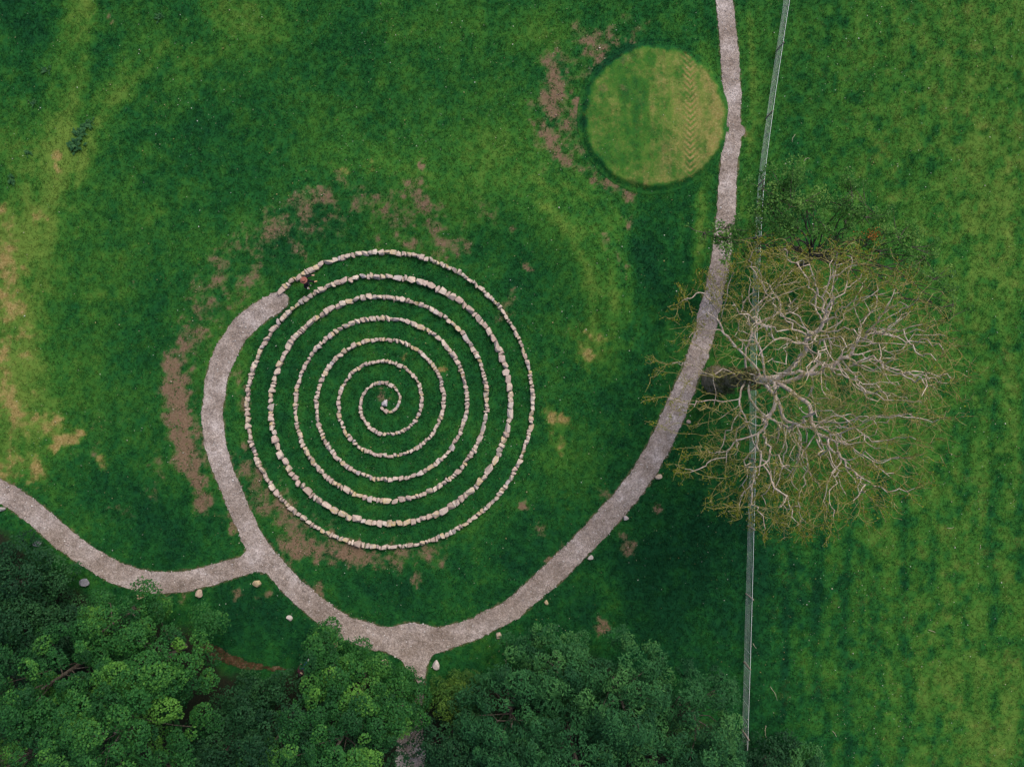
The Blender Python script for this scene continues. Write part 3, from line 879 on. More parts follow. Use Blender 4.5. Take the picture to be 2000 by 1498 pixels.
M_SYC = leaf_material('sycamore_leaves', (.009, .055, .015), (.023, .112, .022), (.085, .220, .030), .22)
M_ASH = leaf_material('ash_leaves', (.010, .056, .020), (.024, .108, .032), (.062, .180, .046), .22)
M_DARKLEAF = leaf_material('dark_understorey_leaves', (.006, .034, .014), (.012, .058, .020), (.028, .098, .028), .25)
M_YELLOWLEAF = leaf_material('yellow_green_leaves', (.022, .075, .014), (.045, .115, .018), (.095, .175, .026), .3)
M_BARK = bark_material('brown_bark', (.04, .032, .025), (.08, .065, .05), (.15, .13, .105))

def tree(name, label, cu, cv, R, top, species, group, density=1.0, rz=None, base=None):
    """broadleaf tree: trunk, limbs and a crown of leaf sprays; cu, cv, R where the crown is seen"""
    rgt = np.random.default_rng(int(cu * 7 + cv * 13))
    top = top * .86
    zc = top * .58
    kk = (CAM_H - zc) / CAM_H
    out = np.array([cu - 1000.0, cv - 749.0]); out /= np.linalg.norm(out)
    cx, cy, _ = WH(cu + out[0] * 8, cv + out[1] * 8, zc)
    R = R / S * kk * .90
    rz = rz or max(1.3, .46 * top)
    # trees of the wood edge lean out of the wood towards the light
    bx, by = cx + out[0] * R * .45, cy - out[1] * R * .45
    root = empty(name, (bx, by, 0))
    bz = gz(1000 + S * bx, 749 - S * by)
    root.location.z = bz
    org = np.array([bx, by, bz])
    # spray centres over the dome, with a few lower ones inside
    mind0 = {'syc': .80, 'ash': .68, 'dark': .66, 'yellow': .5}[species]
    lob = rgt.normal(0, 1, (5, 2))
    cs = []
    for layer in range(2):
        mine = []
        tries = 0
        want = int((2.6 if layer == 0 else 1.5) / mind0 ** 2 * R * R * density) + 8
        while len(mine) < want and tries < want * 25:
            tries += 1
            a = rgt.uniform(0, 2 * np.pi); q = math.sqrt(rgt.random())
            lump = 1 + .16 * math.sin(3 * a + lob[0, 0] * 3) + .12 * math.sin(5 * a + lob[1, 0] * 5) + .07 * math.sin(9 * a + lob[2, 0] * 5)
            x, y = q * R * lump * math.cos(a), q * R * lump * math.sin(a)
            zt = math.sqrt(max(0, 1 - q * q)) * rz + rgt.normal(0, .30) - .45 * rz * q ** 2
            if layer == 1: zt = zt - rgt.uniform(.7, 1.6)
            zt += .55 * math.sin(x * 1.9 + lob[3, 0]) * math.sin(y * 1.9 + lob[3, 1])
            p = np.array([cx + x, cy + y, max(zc + zt, .8)])
            mind = mind0 * rgt.uniform(.75, 1.3)
            if all((p[0] - c[0]) ** 2 + (p[1] - c[1]) ** 2 + .3 * (p[2] - c[2]) ** 2 > mind * mind for c in mine):
                mine.append(p)
        cs += mine
    cs = np.array(cs)
    rgt.shuffle(cs)
    LP, LN, LS, LT = [], [], [], []
    tree_t = rgt.normal(0, .05)
    for c in cs:
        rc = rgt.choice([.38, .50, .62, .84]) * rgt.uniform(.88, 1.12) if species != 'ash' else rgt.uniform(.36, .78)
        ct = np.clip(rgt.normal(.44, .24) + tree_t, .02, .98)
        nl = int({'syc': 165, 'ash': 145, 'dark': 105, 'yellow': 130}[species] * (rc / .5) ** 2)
        d = rgt.normal(size=(nl, 3)); d[:, 2] = np.abs(d[:, 2]) * .9 - .15; d /= np.linalg.norm(d, axis=1, keepdims=True)
        rr_ = rc * rgt.uniform(.45, 1.0, (nl, 1)) ** .6
        # sprays split into smaller fingers so the outline is ragged
        fing = rgt.normal(size=(6, 3)); fing[:, 2] = np.abs(fing[:, 2]) * .6; fing /= np.linalg.norm(fing, axis=1, keepdims=True)
        near = (d @ fing.T).max(1)[:, None]
        rr_ = rr_ * ((.70 + .42 * np.clip(near, 0, 1) ** 3) if species != 'ash' else (.45 + .85 * np.clip(near, 0, 1) ** 4))
        p = c + d * rr_ * np.array([1, 1, .7])
        nn = d * .7 + np.array([0, 0, .75]) + rgt.normal(0, .45, (nl, 3))
        LP.append(p); LN.append(nn)
        LS.append(rgt.uniform(.08, .15, nl) if species != 'ash' else rgt.uniform(.12, .22, nl))
        LT.append(ct + rgt.normal(0, .12, nl))
    LP, LN, LS, LT = np.vstack(LP), np.vstack(LN), np.concatenate(LS), np.concatenate(LT)
    mat = {'syc': M_SYC, 'ash': M_ASH, 'dark': M_DARKLEAF, 'yellow': M_YELLOWLEAF}[species]
    obj('crown', leaves_mesh('crown', LP - org, LN, LS, LT, mat, .8 if species != 'ash' else .38, .12, rgt), root)
    # trunk and limbs
    tb = Tubes()
    r0 = .05 + .018 * top
    fork = org + np.array([(cx - bx) * .6, (cy - by) * .6, max(.6, zc - rz * .9)]) + np.append(rgt.normal(0, .15, 2), 0)
    pts = np.array([org + (0, 0, -.3), org + (0, 0, .15), (org + fork) / 2 + np.append(rgt.normal(0, .12, 2), 0), fork, np.array([cx, cy, zc + rz * .35])])
    tb.add(pts - org, [r0 * 1.4, r0 * 1.1, r0 * .9, r0 * .75, r0 * .25], 8)
    obj('trunk', tb.mesh('trunk', M_BARK), root)
    tb = Tubes()
    for c in cs[::7]:
        st_ = pts[3] + (pts[4] - pts[3]) * rgt.uniform(0, .8)
        mid = (st_ + c) / 2 + np.array([*rgt.normal(0, .25, 2), -.25])
        tb.add(np.array([st_, (st_ * 1.3 + mid * .7) / 2, mid, (mid + c) / 2 + rgt.normal(0, .08, 3), c]) - org, [.045, .036, .028, .02, .01], 4, False)
    obj('limbs', tb.mesh('limbs', M_BARK), root)
    tag(root, label, 'tree' if top > 4.5 else 'shrub', group)
    return root

GW, GE = 'leafy trees of the wood left of the path mouth', 'leafy trees of the wood right of the path mouth'
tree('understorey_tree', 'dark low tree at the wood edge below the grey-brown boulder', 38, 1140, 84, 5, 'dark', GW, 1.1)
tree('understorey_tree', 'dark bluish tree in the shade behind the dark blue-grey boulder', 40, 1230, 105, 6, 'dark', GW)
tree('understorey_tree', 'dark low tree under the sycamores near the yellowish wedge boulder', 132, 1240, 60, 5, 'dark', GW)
tree('sycamore_tree', 'green tree whose leafy tip reaches the side path beside the wedge boulder', 228, 1216, 66, 8, 'syc', GW)
tree('sycamore_tree', 'broad green tree overhanging the muddy stream', 318, 1296, 100, 10, 'syc', GW)
tree('sycamore_tree', 'green clumpy tree inside the wood between the dark edge trees and the stream tree', 120, 1320, 120, 10, 'syc', GW, 1.0)
tree('sycamore_tree', 'tallest bright green tree of the wood, its sprays lit yellow-green', 265, 1395, 140, 12.5, 'syc', GW, 1.05)
tree('sycamore_tree', 'green tree at the back of the wood beside the tallest bright one', 75, 1455, 125, 10.5, 'syc', GW)
tree('sycamore_tree', 'tree behind the tallest bright one, bordering the dark gap in the wood', 300, 1520, 110, 11, 'syc', GW)
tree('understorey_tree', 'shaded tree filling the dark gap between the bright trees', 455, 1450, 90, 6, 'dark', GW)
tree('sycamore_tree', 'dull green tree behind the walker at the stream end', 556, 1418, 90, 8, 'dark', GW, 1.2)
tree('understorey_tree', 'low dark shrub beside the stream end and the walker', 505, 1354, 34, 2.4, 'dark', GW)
tree('sycamore_sapling', 'slim pointed leafy sapling reaching the path beside the yellow round boulder', 652, 1302, 38, 6, 'syc', GW, 1.2)
tree('sycamore_sapling', 'leafy sapling tip touching the gravel next to the pointed sapling', 634, 1252, 17, 6, 'syc', GW, 1.4)
tree('sycamore_tree', 'rounded green tree beside the pinkish boulder and the path mouth', 706, 1342, 60, 7, 'syc', GW, 1.0)
tree('sycamore_tree', 'bright yellow-green tree left of the shaded track', 668, 1435, 112, 10.5, 'syc', GW, 1.05)
tree('sycamore_tree', 'green tree leaning over the narrow neck of the track', 788, 1372, 40, 6, 'syc', GW, 1.1)
tree('sycamore_tree', 'tree at the back of the wood behind the bright yellow-green one', 560, 1500, 90, 9, 'syc', GW)
tree('yellow_shrub', 'yellow-green bush on the wood edge right of the track', 896, 1350, 38, 3.6, 'yellow', GE, 1.2)
tree('ash_tree', 'narrow feathery tree rising at the front of the right hand wood', 1085, 1292, 64, 8, 'ash', GE)
tree('ash_tree', 'feathery blue-green tree behind the yellow-green bush', 1000, 1392, 112, 9, 'ash', GE)
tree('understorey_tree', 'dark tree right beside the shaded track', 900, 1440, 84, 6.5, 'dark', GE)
tree('ash_tree', 'wide feathery tree in the middle of the right hand wood', 1208, 1352, 104, 10, 'ash', GE)
tree('ash_tree', 'feathery tree with pale bare twigs at the back of the right hand wood', 1120, 1450, 125, 10, 'ash', GE)
tree('ash_tree', 'feathery tree nearest the fence', 1352, 1402, 98, 9.5, 'ash', GE)
tree('ash_tree', 'feathery tree behind the one nearest the fence', 1275, 1490, 110, 9.5, 'ash', GE)
tree('ash_tree', 'small feathery tree against the fence line', 1405, 1490, 60, 6, 'ash', GE)
tree('understorey_tree', 'dark low shrub at the end of the fence', 1490, 1482, 46, 2.8, 'dark', GE, 1.1)
tree('understorey_tree', 'leafy shrub on the pasture beyond the fence end', 1565, 1505, 46, 3.2, 'ash', GE, 1.0)
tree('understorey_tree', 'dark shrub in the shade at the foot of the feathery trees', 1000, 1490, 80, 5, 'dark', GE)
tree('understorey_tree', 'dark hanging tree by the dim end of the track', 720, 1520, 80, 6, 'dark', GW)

# ------------------------------------------------------------------ the bare tree, grown by space colonisation
M_PALEBARK = bark_material('pale_bare_bark', (.25, .185, .14), (.43, .345, .28), (.62, .53, .455), 4)
M_TWIG = bark_material('olive_twigs', (.13, .11, .035), (.23, .20, .06), (.36, .30, .17), 3)
M_TRUNK = bark_material('mossy_trunk_bark', (.085, .070, .042), (.155, .128, .083), (.24, .205, .15), 5)
M_BUD = leaf_material('olive_bud_leaves', (.07, .105, .010), (.15, .170, .013), (.28, .26, .018), .35)

def grow(root_pts, attract, step=.27, infl=2.6, kill=.42, iters=150, seed=3, up=.04, scaffold=()):
    rgc = np.random.default_rng(seed)
    pos = [np.array(p, float) for p in root_pts]; par = [-1] + list(range(len(root_pts) - 1))
    for (node, pts) in scaffold:
        last = node
        for p in pts:
            pos.append(np.array(p, float)); par.append(last); last = len(pos) - 1
    A = attract.copy()
    P = np.array(pos)
    dm = np.linalg.norm(A[:, None] - P[None], axis=2)
    near = dm.argmin(1); dist = dm.min(1)
    for it in range(iters):
        act = dist < infl
        if not act.any():
            infl *= 1.3
            if infl > 12: break
            continue
        P = np.array(pos)
        d = A[act] - P[near[act]]; d /= np.linalg.norm(d, axis=1, keepdims=True) + 1e-9
        acc = np.zeros_like(P); np.add.at(acc, near[act], d)
        src = np.unique(near[act])
        dirs = acc[src]; dirs /= np.linalg.norm(dirs, axis=1, keepdims=True) + 1e-9
        dirs = dirs + rgc.normal(0, .46, dirs.shape) + np.array([0, 0, up])
        dirs /= np.linalg.norm(dirs, axis=1, keepdims=True)
        new = P[src] + dirs * step
        n0 = len(pos)
        for s_i, q in zip(src, new):
            pos.append(q); par.append(int(s_i))
        dn = np.linalg.norm(A[:, None] - new[None], axis=2)
        b_ = dn.min(1); bi = dn.argmin(1)
        m_ = b_ < dist
        dist[m_] = b_[m_]; near[m_] = n0 + bi[m_]
        kp_ = dist > kill
        A, near, dist = A[kp_], near[kp_], dist[kp_]
        if len(A) == 0: break
    return np.array(pos), np.array(par)

def branch_radii(par, tip, ex):
    n = len(par); acc = np.zeros(n); 
    ch = [[] for _ in range(n)]
    for i in range(n - 1, 0, -1): ch[par[i]].append(i)
    r = np.zeros(n)
    for i in range(n - 1, -1, -1):
        r[i] = tip if not ch[i] else sum(r[c] ** ex for c in ch[i]) ** (1 / ex)
    return r, ch

def bare_tree():
    rgb = np.random.default_rng(21)
    bx, by, _ = W(1398, 742)
    org = np.array([bx, by, gz(1398, 742)])
    root = empty('bare_tree', org)
    # crown volume: broad dome, denser towards its skin
    n = 4800
    d = rgb.normal(size=(n * 3, 3)); d /= np.linalg.norm(d, axis=1, keepdims=True)
    q = rgb.random(n * 3) ** .42
    A = d * q[:, None] * np.array([7.2, 7.2, 6.8]) + np.array([.6, -.3, 11.0])
    ok = (A[:, 2] > 5.0) & ~((np.hypot(A[:, 0], A[:, 1]) < 2.6) & (A[:, 2] < 11.0))
    ok &= rgb.random(len(A)) < np.where(A[:, 0] < -2.2, .13, 1.0)
    an = np.arctan2(A[:, 1], A[:, 0])
    lim = 7.2 * (1 + .10 * np.sin(3 * an + .4) + .07 * np.sin(7 * an + 1.2))
    ok &= np.hypot(A[:, 0], A[:, 1]) < lim
    A = A[ok][:n]
    trunk = [(0, 0, -.3), (0, 0, .3), (.02, .02, 1.0), (.05, .03, 1.8), (.05, 0, 2.6), (.02, -.05, 3.4), (0, -.05, 4.2), (.05, 0, 5.0), (.12, .05, 5.8), (.1, .08, 6.6), (.2, .02, 7.4), (.3, -.08, 8.2), (.35, -.1, 9.0)]
    # main limbs leave the trunk at different heights and wander outwards
    scaf = []
    for (node, azd, el, L) in [(7, 172, 25, 3.2), (8, 222, 30, 3.8), (8, 115, 35, 4.0), (9, 255, 32, 5.0), (9, 20, 35, 4.6), (10, 300, 35, 4.6), (10, 75, 40, 4.6), (11, 345, 38, 4.8), (11, 150, 50, 3.6), (12, 45, 55, 3.8), (12, 235, 60, 3.4), (12, 320, 62, 3.6)]:
        p = np.array(trunk[node], float); pts_ = []
        az, e = math.radians(azd + rgb.normal(0, 8)), math.radians(el)
        for _ in range(int(L / .27)):
            az += rgb.normal(0, .26); e = e * .97 + rgb.normal(0, .17)
            p = p + .27 * np.array([math.cos(az) * math.cos(e), math.sin(az) * math.cos(e), math.sin(e)])
            pts_.append(p)
        scaf.append((node, pts_))
    P, par = grow(trunk, A, seed=5, scaffold=scaf, kill=.44)
    r, ch = branch_radii(par, .0112, 2.36)
    r = np.minimum(r, .30)
    # smooth positions a little
    for _ in range(2):
        Q = P.copy()
        for i in range(len(trunk), len(P)):
            if ch[i]:
                Q[i] = .5 * P[i] + .25 * P[par[i]] + .25 * P[ch[i][0]]
        P = Q
    big, limb, twig = Tubes(), Tubes(), Tubes()
    # chains: follow the thickest child
    starts = [0] + [c for i in range(len(P)) for c in sorted(ch[i], key=lambda c: -r[c])[1:]]
    nlen = len(trunk)
    for s0 in starts:
        c = [par[s0]] if par[s0] >= 0 else []
        i = s0; c.append(i)
        while ch[i]:
            i = max(ch[i], key=lambda q_: r[q_]); c.append(i)
        c = np.array(c)
        rad_ = r[c].copy()
        if len(c) > 1 and par[s0] >= 0: rad_[0] = rad_[1] * 1.15
        if s0 == 0:
            k = nlen - 3
            rr_ = rad_[:k + 1].copy(); rr_[0] = 1.0; rr_[1] = .85; rr_[2] = .72
            rr_ = np.maximum(rr_, np.linspace(.62, .26, k + 1)); big.add(P[c[:k + 1]], rr_, 10)
            c = c[k:]; rad_ = rad_[k:]
        # split a chain where it becomes twig
        thin = np.where(rad_ < .0152)[0]
        k = thin[0] if len(thin) else len(c) - 1
        if k >= 1: limb.add(P[c[:k + 1]], rad_[:k + 1], 6 if rad_[0] > .06 else 5, False)
        if k < len(c) - 1: twig.add(P[c[k:]], rad_[k:] * np.linspace(1, .75, len(c) - k), 4, False)
    tr = obj('trunk', big.mesh('trunk', M_TRUNK), root)
    # ivy climbing the trunk
    ni = 1500
    zi = rgb.uniform(.2, 7.6, ni); ai = rgb.uniform(0, 2 * np.pi, ni)
    ri = np.interp(zi, [0, 1, 7.6], [.85, .66, .38]) * rgb.uniform(.95, 1.35, ni)
    tp = np.array(trunk)
    IP = np.stack([np.interp(zi, tp[:, 2], tp[:, 0]) + ri * np.cos(ai), np.interp(zi, tp[:, 2], tp[:, 1]) + ri * np.sin(ai), zi], 1)
    kz = fbm(ai * 1.2, zi, 1.0, 260, 2) > .44
    IN = np.stack([np.cos(ai), np.sin(ai), np.full(ni, .7)], 1) + rgb.normal(0, .35, (ni, 3))
    M_IVY = leaf_material('ivy_leaves', (.035, .045, .016), (.075, .075, .028), (.13, .12, .05), .15)
    tag(obj('ivy', leaves_mesh('ivy', IP[kz], IN[kz], rgb.uniform(.10, .2, ni)[kz], rgb.random(ni)[kz], M_IVY, .8, .1, rgb), root), kind='stuff')
    # side twiglets and buds at the tips
    tips = [i for i in range(len(P)) if not ch[i]]
    thin_nodes = [i for i in range(nlen, len(P)) if r[i] < .024]
    LP, LN, LS, LT = [], [], [], []
    cen = np.array([.2, -.15, 8.5])
    for i in thin_nodes:
        for _ in range(2 if not ch[i] else (1 if rgb.random() < .42 else 0)):
            dr_ = P[i] - P[par[i]]; dr_ = dr_ / (np.linalg.norm(dr_) + 1e-9) + rgb.normal(0, .65, 3); dr_ /= np.linalg.norm(dr_)
            L = rgb.uniform(.25, .75)
            m1 = P[i] + dr_ * L * .5 + rgb.normal(0, .05, 3); m2 = P[i] + dr_ * L + rgb.normal(0, .09, 3)
            twig.add([P[i], m1, m2], [.013, .011, .008], 3, False)
            # buds: more on the outer rim, fewer on the sun-bleached upper right limbs
            h = math.hypot(P[i][0], P[i][1])
            az = math.atan2(P[i][1], P[i][0])
            leafy = .15 + .95 * min(1, max(0, (h - 3.6) / 2.2)) * (1.25 if abs(math.sin(az)) > .6 else .8)
            if P[i][2] > 12.5: leafy *= .4
            if abs(az) < .7: leafy *= .55
            nb_ = rgb.poisson(11 * leafy)
            for _ in range(nb_):
                t_ = rgb.random()
                LP.append(P[i] + dr_ * L * t_ + rgb.normal(0, .07, 3)); LN.append(rgb.normal(0, .6, 3) + (0, 0, .8))
                LS.append(rgb.uniform(.045, .10)); LT.append(rgb.normal(.5, .22))
    obj('limbs', limb.mesh('limbs', M_PALEBARK), root)
    obj('twigs', twig.mesh('twigs', M_TWIG), root)
    obj('buds', leaves_mesh('buds', np.array(LP), np.array(LN), np.array(LS), np.array(LT), M_BUD, .6, .1, rgb), root)
    tag(root, 'tall nearly bare tree with pale spreading limbs and olive twig tips over the fence', 'tree')
    print('bare tree nodes', len(P), 'buds', len(LP))
bare_tree()

# leafy tree behind the bare one: sprays on long dark limbs
def open_tree():
    rgo = np.random.default_rng(33)
    bx, by, _ = W(1560, 520)
    org = np.array([bx, by, gz(1560, 520)])
    root = empty('hawthorn_tree', org)
    sp = [(1530, 372, 34, 6.6), (1500, 398, 36, 6.2), (1545, 405, 40, 6.6), (1575, 392, 34, 6.2), (1475, 415, 26, 5.5), (1520, 430, 32, 6), (1590, 425, 30, 6), (1555, 445, 30, 5.6),
          (1640, 400, 26, 6.4), (1665, 388, 28, 6.4), (1690, 400, 24, 6.2), (1690, 425, 24, 6), (1650, 430, 22, 6), (1415, 445, 22, 5.5), (1395, 460, 20, 5.2), (1420, 475, 24, 5.2), (1375, 455, 14, 5.2), (1445, 462, 22, 5.0),
          (1730, 455, 24, 6.2), (1755, 468, 28, 6.2), (1780, 482, 28, 6.0), (1805, 505, 26, 5.8), (1790, 530, 22, 5.6), (1825, 545, 20, 5.6), (1845, 570, 22, 5.4), (1862, 595, 20, 5.2), (1855, 620, 16, 5), (1720, 490, 22, 5.6),
          (1480, 480, 24, 4.6), (1500, 510, 26, 4.2), (1450, 500, 20, 4.2), (1690, 480, 22, 5.4), (1640, 470, 22, 5.2), (1760, 510, 22, 5.2), (1490, 365, 16, 5.6), (1820, 590, 18, 5)]
    LP, LN, LS, LT = [], [], [], []
    tb = Tubes()
    fork = org + np.array([.1, .3, 1.6])
    trunk = Tubes(); trunk.add(np.array([org + (0, 0, -.3), org + (.0, 0, .1), org + (.08, .12, 1.2), fork, fork + (.1, .2, .8)]) - org, [.32, .26, .21, .19, .12], 8)
    for (uu, vv, rp, z) in sp:
        c = np.array(WH(uu, vv, z)); rc = rp / S * 1.12
        for _ in range(6):
            c2 = c + rgo.normal(0, rc * .62, 3) * np.array([1, 1, .6])
            r2 = rc * rgo.uniform(.25, .55); nl = int(66 * (r2 / .45) ** 2) + 6
            d = rgo.normal(size=(nl, 3)); d /= np.linalg.norm(d, axis=1, keepdims=True)
            p = c2 + d * r2 * rgo.uniform(.25, 1, (nl, 1)) ** .6 * np.array([1, 1, .6])
            LP.append(p); LN.append(d * .5 + np.array([0, 0, .7]) + rgo.normal(0, .5, (nl, 3))); LS.append(rgo.uniform(.09, .16, nl)); LT.append(np.clip(rgo.normal(.45, .2), 0, 1) + rgo.normal(0, .14, nl))
            m1 = c + (c2 - c) * .5 + rgo.normal(0, .05, 3)
            tb.add(np.array([c, m1, c2]) - org, [.028, .02, .01], 3, False)
        a = fork; L = np.linalg.norm(c - a)
        pts = [a + (c - a) * t_ + rgo.normal(0, .05 * L, 3) * math.sin(math.pi * t_) + np.array([0, 0, .12 * L * math.sin(math.pi * t_)]) for t_ in (0, .2, .4, .6, .8, 1)]
        tb.add(np.array(pts) - org, np.array([.05, .044, .038, .032, .026, .018]), 5, False)
    obj('trunk', trunk.mesh('trunk', M_BARK), root)
    obj('limbs', tb.mesh('limbs', M_BARK), root)
    M_HAW = leaf_material('hawthorn_leaves', (.035, .12, .026), (.09, .22, .042), (.21, .36, .08), .45)
    obj('crown', leaves_mesh('crown', np.vstack(LP) - org, np.vstack(LN), np.concatenate(LS), np.concatenate(LT), M_HAW, .7, .1, rgo), root)
    # one spray of rust coloured leaves
    c = np.array(WH(1706, 458, 6.0)); nl = 130
    M_RUST = leaf_material('rust_leaves', (.20, .06, .012), (.30, .10, .02), (.38, .16, .03), .3)
    o = obj('rusty_spray', leaves_mesh('rusty_spray', c - org + rgo.normal(0, 1, (nl, 3)) * np.array([.3, .16, .15]), rgo.normal(0, .5, (nl, 3)) + np.array([0, 0, .8]), rgo.uniform(.06, .1, nl), rgo.random(nl), M_RUST, .7, .1, rgo), root)
    tag(o, 'small spray of rust-orange leaves', kind='stuff')
    tag(root, 'open leafy green tree beside the bare tree, one spray overhanging the path', 'tree')
open_tree()

# ------------------------------------------------------------------ weeds and fallen twigs
M_DOCK = leaf_material('dock_leaves', (.012, .055, .022), (.024, .09, .028), (.05, .14, .038), .2)
def dock(u_, v_, size, nl, lab, seed):
    r = np.random.default_rng(seed)
    z = gz(u_, v_)
    root = empty('dock_plant', W(u_, v_, z))
    V, F = [], []
    for k in range(nl):
        a = r.uniform(0, 6.28); L = size * r.uniform(.6, 1.1); wv = L * .17
        d = np.array([math.cos(a), math.sin(a), 0]); s2 = np.array([-d[1], d[0], 0])
        o = len(V); up = r.uniform(.2, .6) * L
        c0 = np.append(r.normal(0, size * .25, 2), 0)
        for (f, wf, hz) in ((.05, .15, 0), (.35, .9, .55), (.65, 1.0, .9), (1.0, .1, .75)):
            for sg in (-1, 1): V.append(c0 + d * L * f + s2 * sg * wv * wf + np.array([0, 0, up * hz + .01]))
        for q in range(3): F.append((o + 2 * q, o + 2 * q + 1, o + 2 * q + 3, o + 2 * q + 2))
    obj('leaves', mesh_np('leaves', V, F, M_DOCK, dict(tint=r.random(len(V)))), root)
    tag(root, lab, 'weed', 'broad-leaved weeds in the lawn')
    return root
LABD = 'dark broad-leaved dock plant in the crowded clump on the lawn'
for k, (a, b_, s2, nl) in enumerate([(158, 264, .42, 26), (150, 284, .44, 30), (168, 246, .36, 18), (178, 242, .3, 14), (146, 292, .3, 16), (25, 352, .34, 16), (92, 140, .3, 14), (66, 204, .28, 12), (312, 34, .3, 14), (56, 300, .3, 12)]):
    dock(a, b_, s2, nl, LABD if k < 5 else 'single small dock rosette apart from the large dark dock clump', 500 + k)

M_FTWIG = bark_material('fallen_twig_bark', (.3, .25, .17), (.42, .36, .26), (.52, .46, .36), 12)
for k, (a, b_, L, an_) in enumerate([(1512, 1352, .95, -1.1), (1494, 1430, .9, -1.5), (1473, 1261, .4, -1.0), (1548, 270, .55, 1.2), (1575, 310, .45, .4), (1855, 1031, .4, .1), (1914, 1068, .3, 1.4), (1630, 1432, .45, -1.0), (1820, 1232, .5, -.4)]):
    tb = Tubes(); q = []
    rt = np.random.default_rng(600 + k)
    cv_ = rt.normal(0, .5)
    for t_ in np.linspace(-.5, .5, 7):
        th = an_ + cv_ * t_
        q.append((t_ * L * math.cos(th) + rt.normal(0, .01), t_ * L * math.sin(th) + rt.normal(0, .01), .05 + .02 * math.cos(t_ * 6)))
    tb.add(q, np.linspace(.016, .008, 7), 5)
    o = obj('fallen_twig', tb.mesh('fallen_twig', M_FTWIG)); o.location = W(a, b_, gz(a, b_))
    tag(o, ['long pale bent twig on the dark grass close to the fence', 'long pale twig beside the shrubs at the fence end', 'short twig touching the fence beside its lower posts', 'curved twig on the pasture near the upper fence', 'small hooked twig above the open leafy tree'][k] if k < 5 else 'short pale twig lying far out on the striped pasture', 'twig', 'twigs lying on the pasture')

# ------------------------------------------------------------------ people
SKIN = plain('skin', (.52, .33, .24), .6, 0, .08)
def skinned(name, nodes, edges, mat, parent, sub=1, root=0):
    me = bpy.data.meshes.new(name)
    me.from_pydata([n_[0] for n_ in nodes], edges, [])
    o = bpy.data.objects.new(name, me); COL.objects.link(o)
    sk = o.modifiers.new('skin', 'SKIN'); sk.use_smooth_shade = True
    for i, n_ in enumerate(nodes):
        r = n_[1]; me.skin_vertices[0].data[i].radius = (r, r) if not isinstance(r, tuple) else r
        me.skin_vertices[0].data[i].use_root = (i == root)
    ss = o.modifiers.new('sub', 'SUBSURF'); ss.levels = sub; ss.render_levels = sub
    dg = bpy.context.evaluated_depsgraph_get(); dg.update()
    m2 = bpy.data.meshes.new_from_object(o.evaluated_get(dg))
    bpy.data.objects.remove(o); bpy.data.meshes.remove(me)
    m2.name = name; m2.materials.clear(); m2.materials.append(mat)
    m2.polygons.foreach_set('use_smooth', np.ones(len(m2.polygons), bool))
    return obj(name, m2, parent)

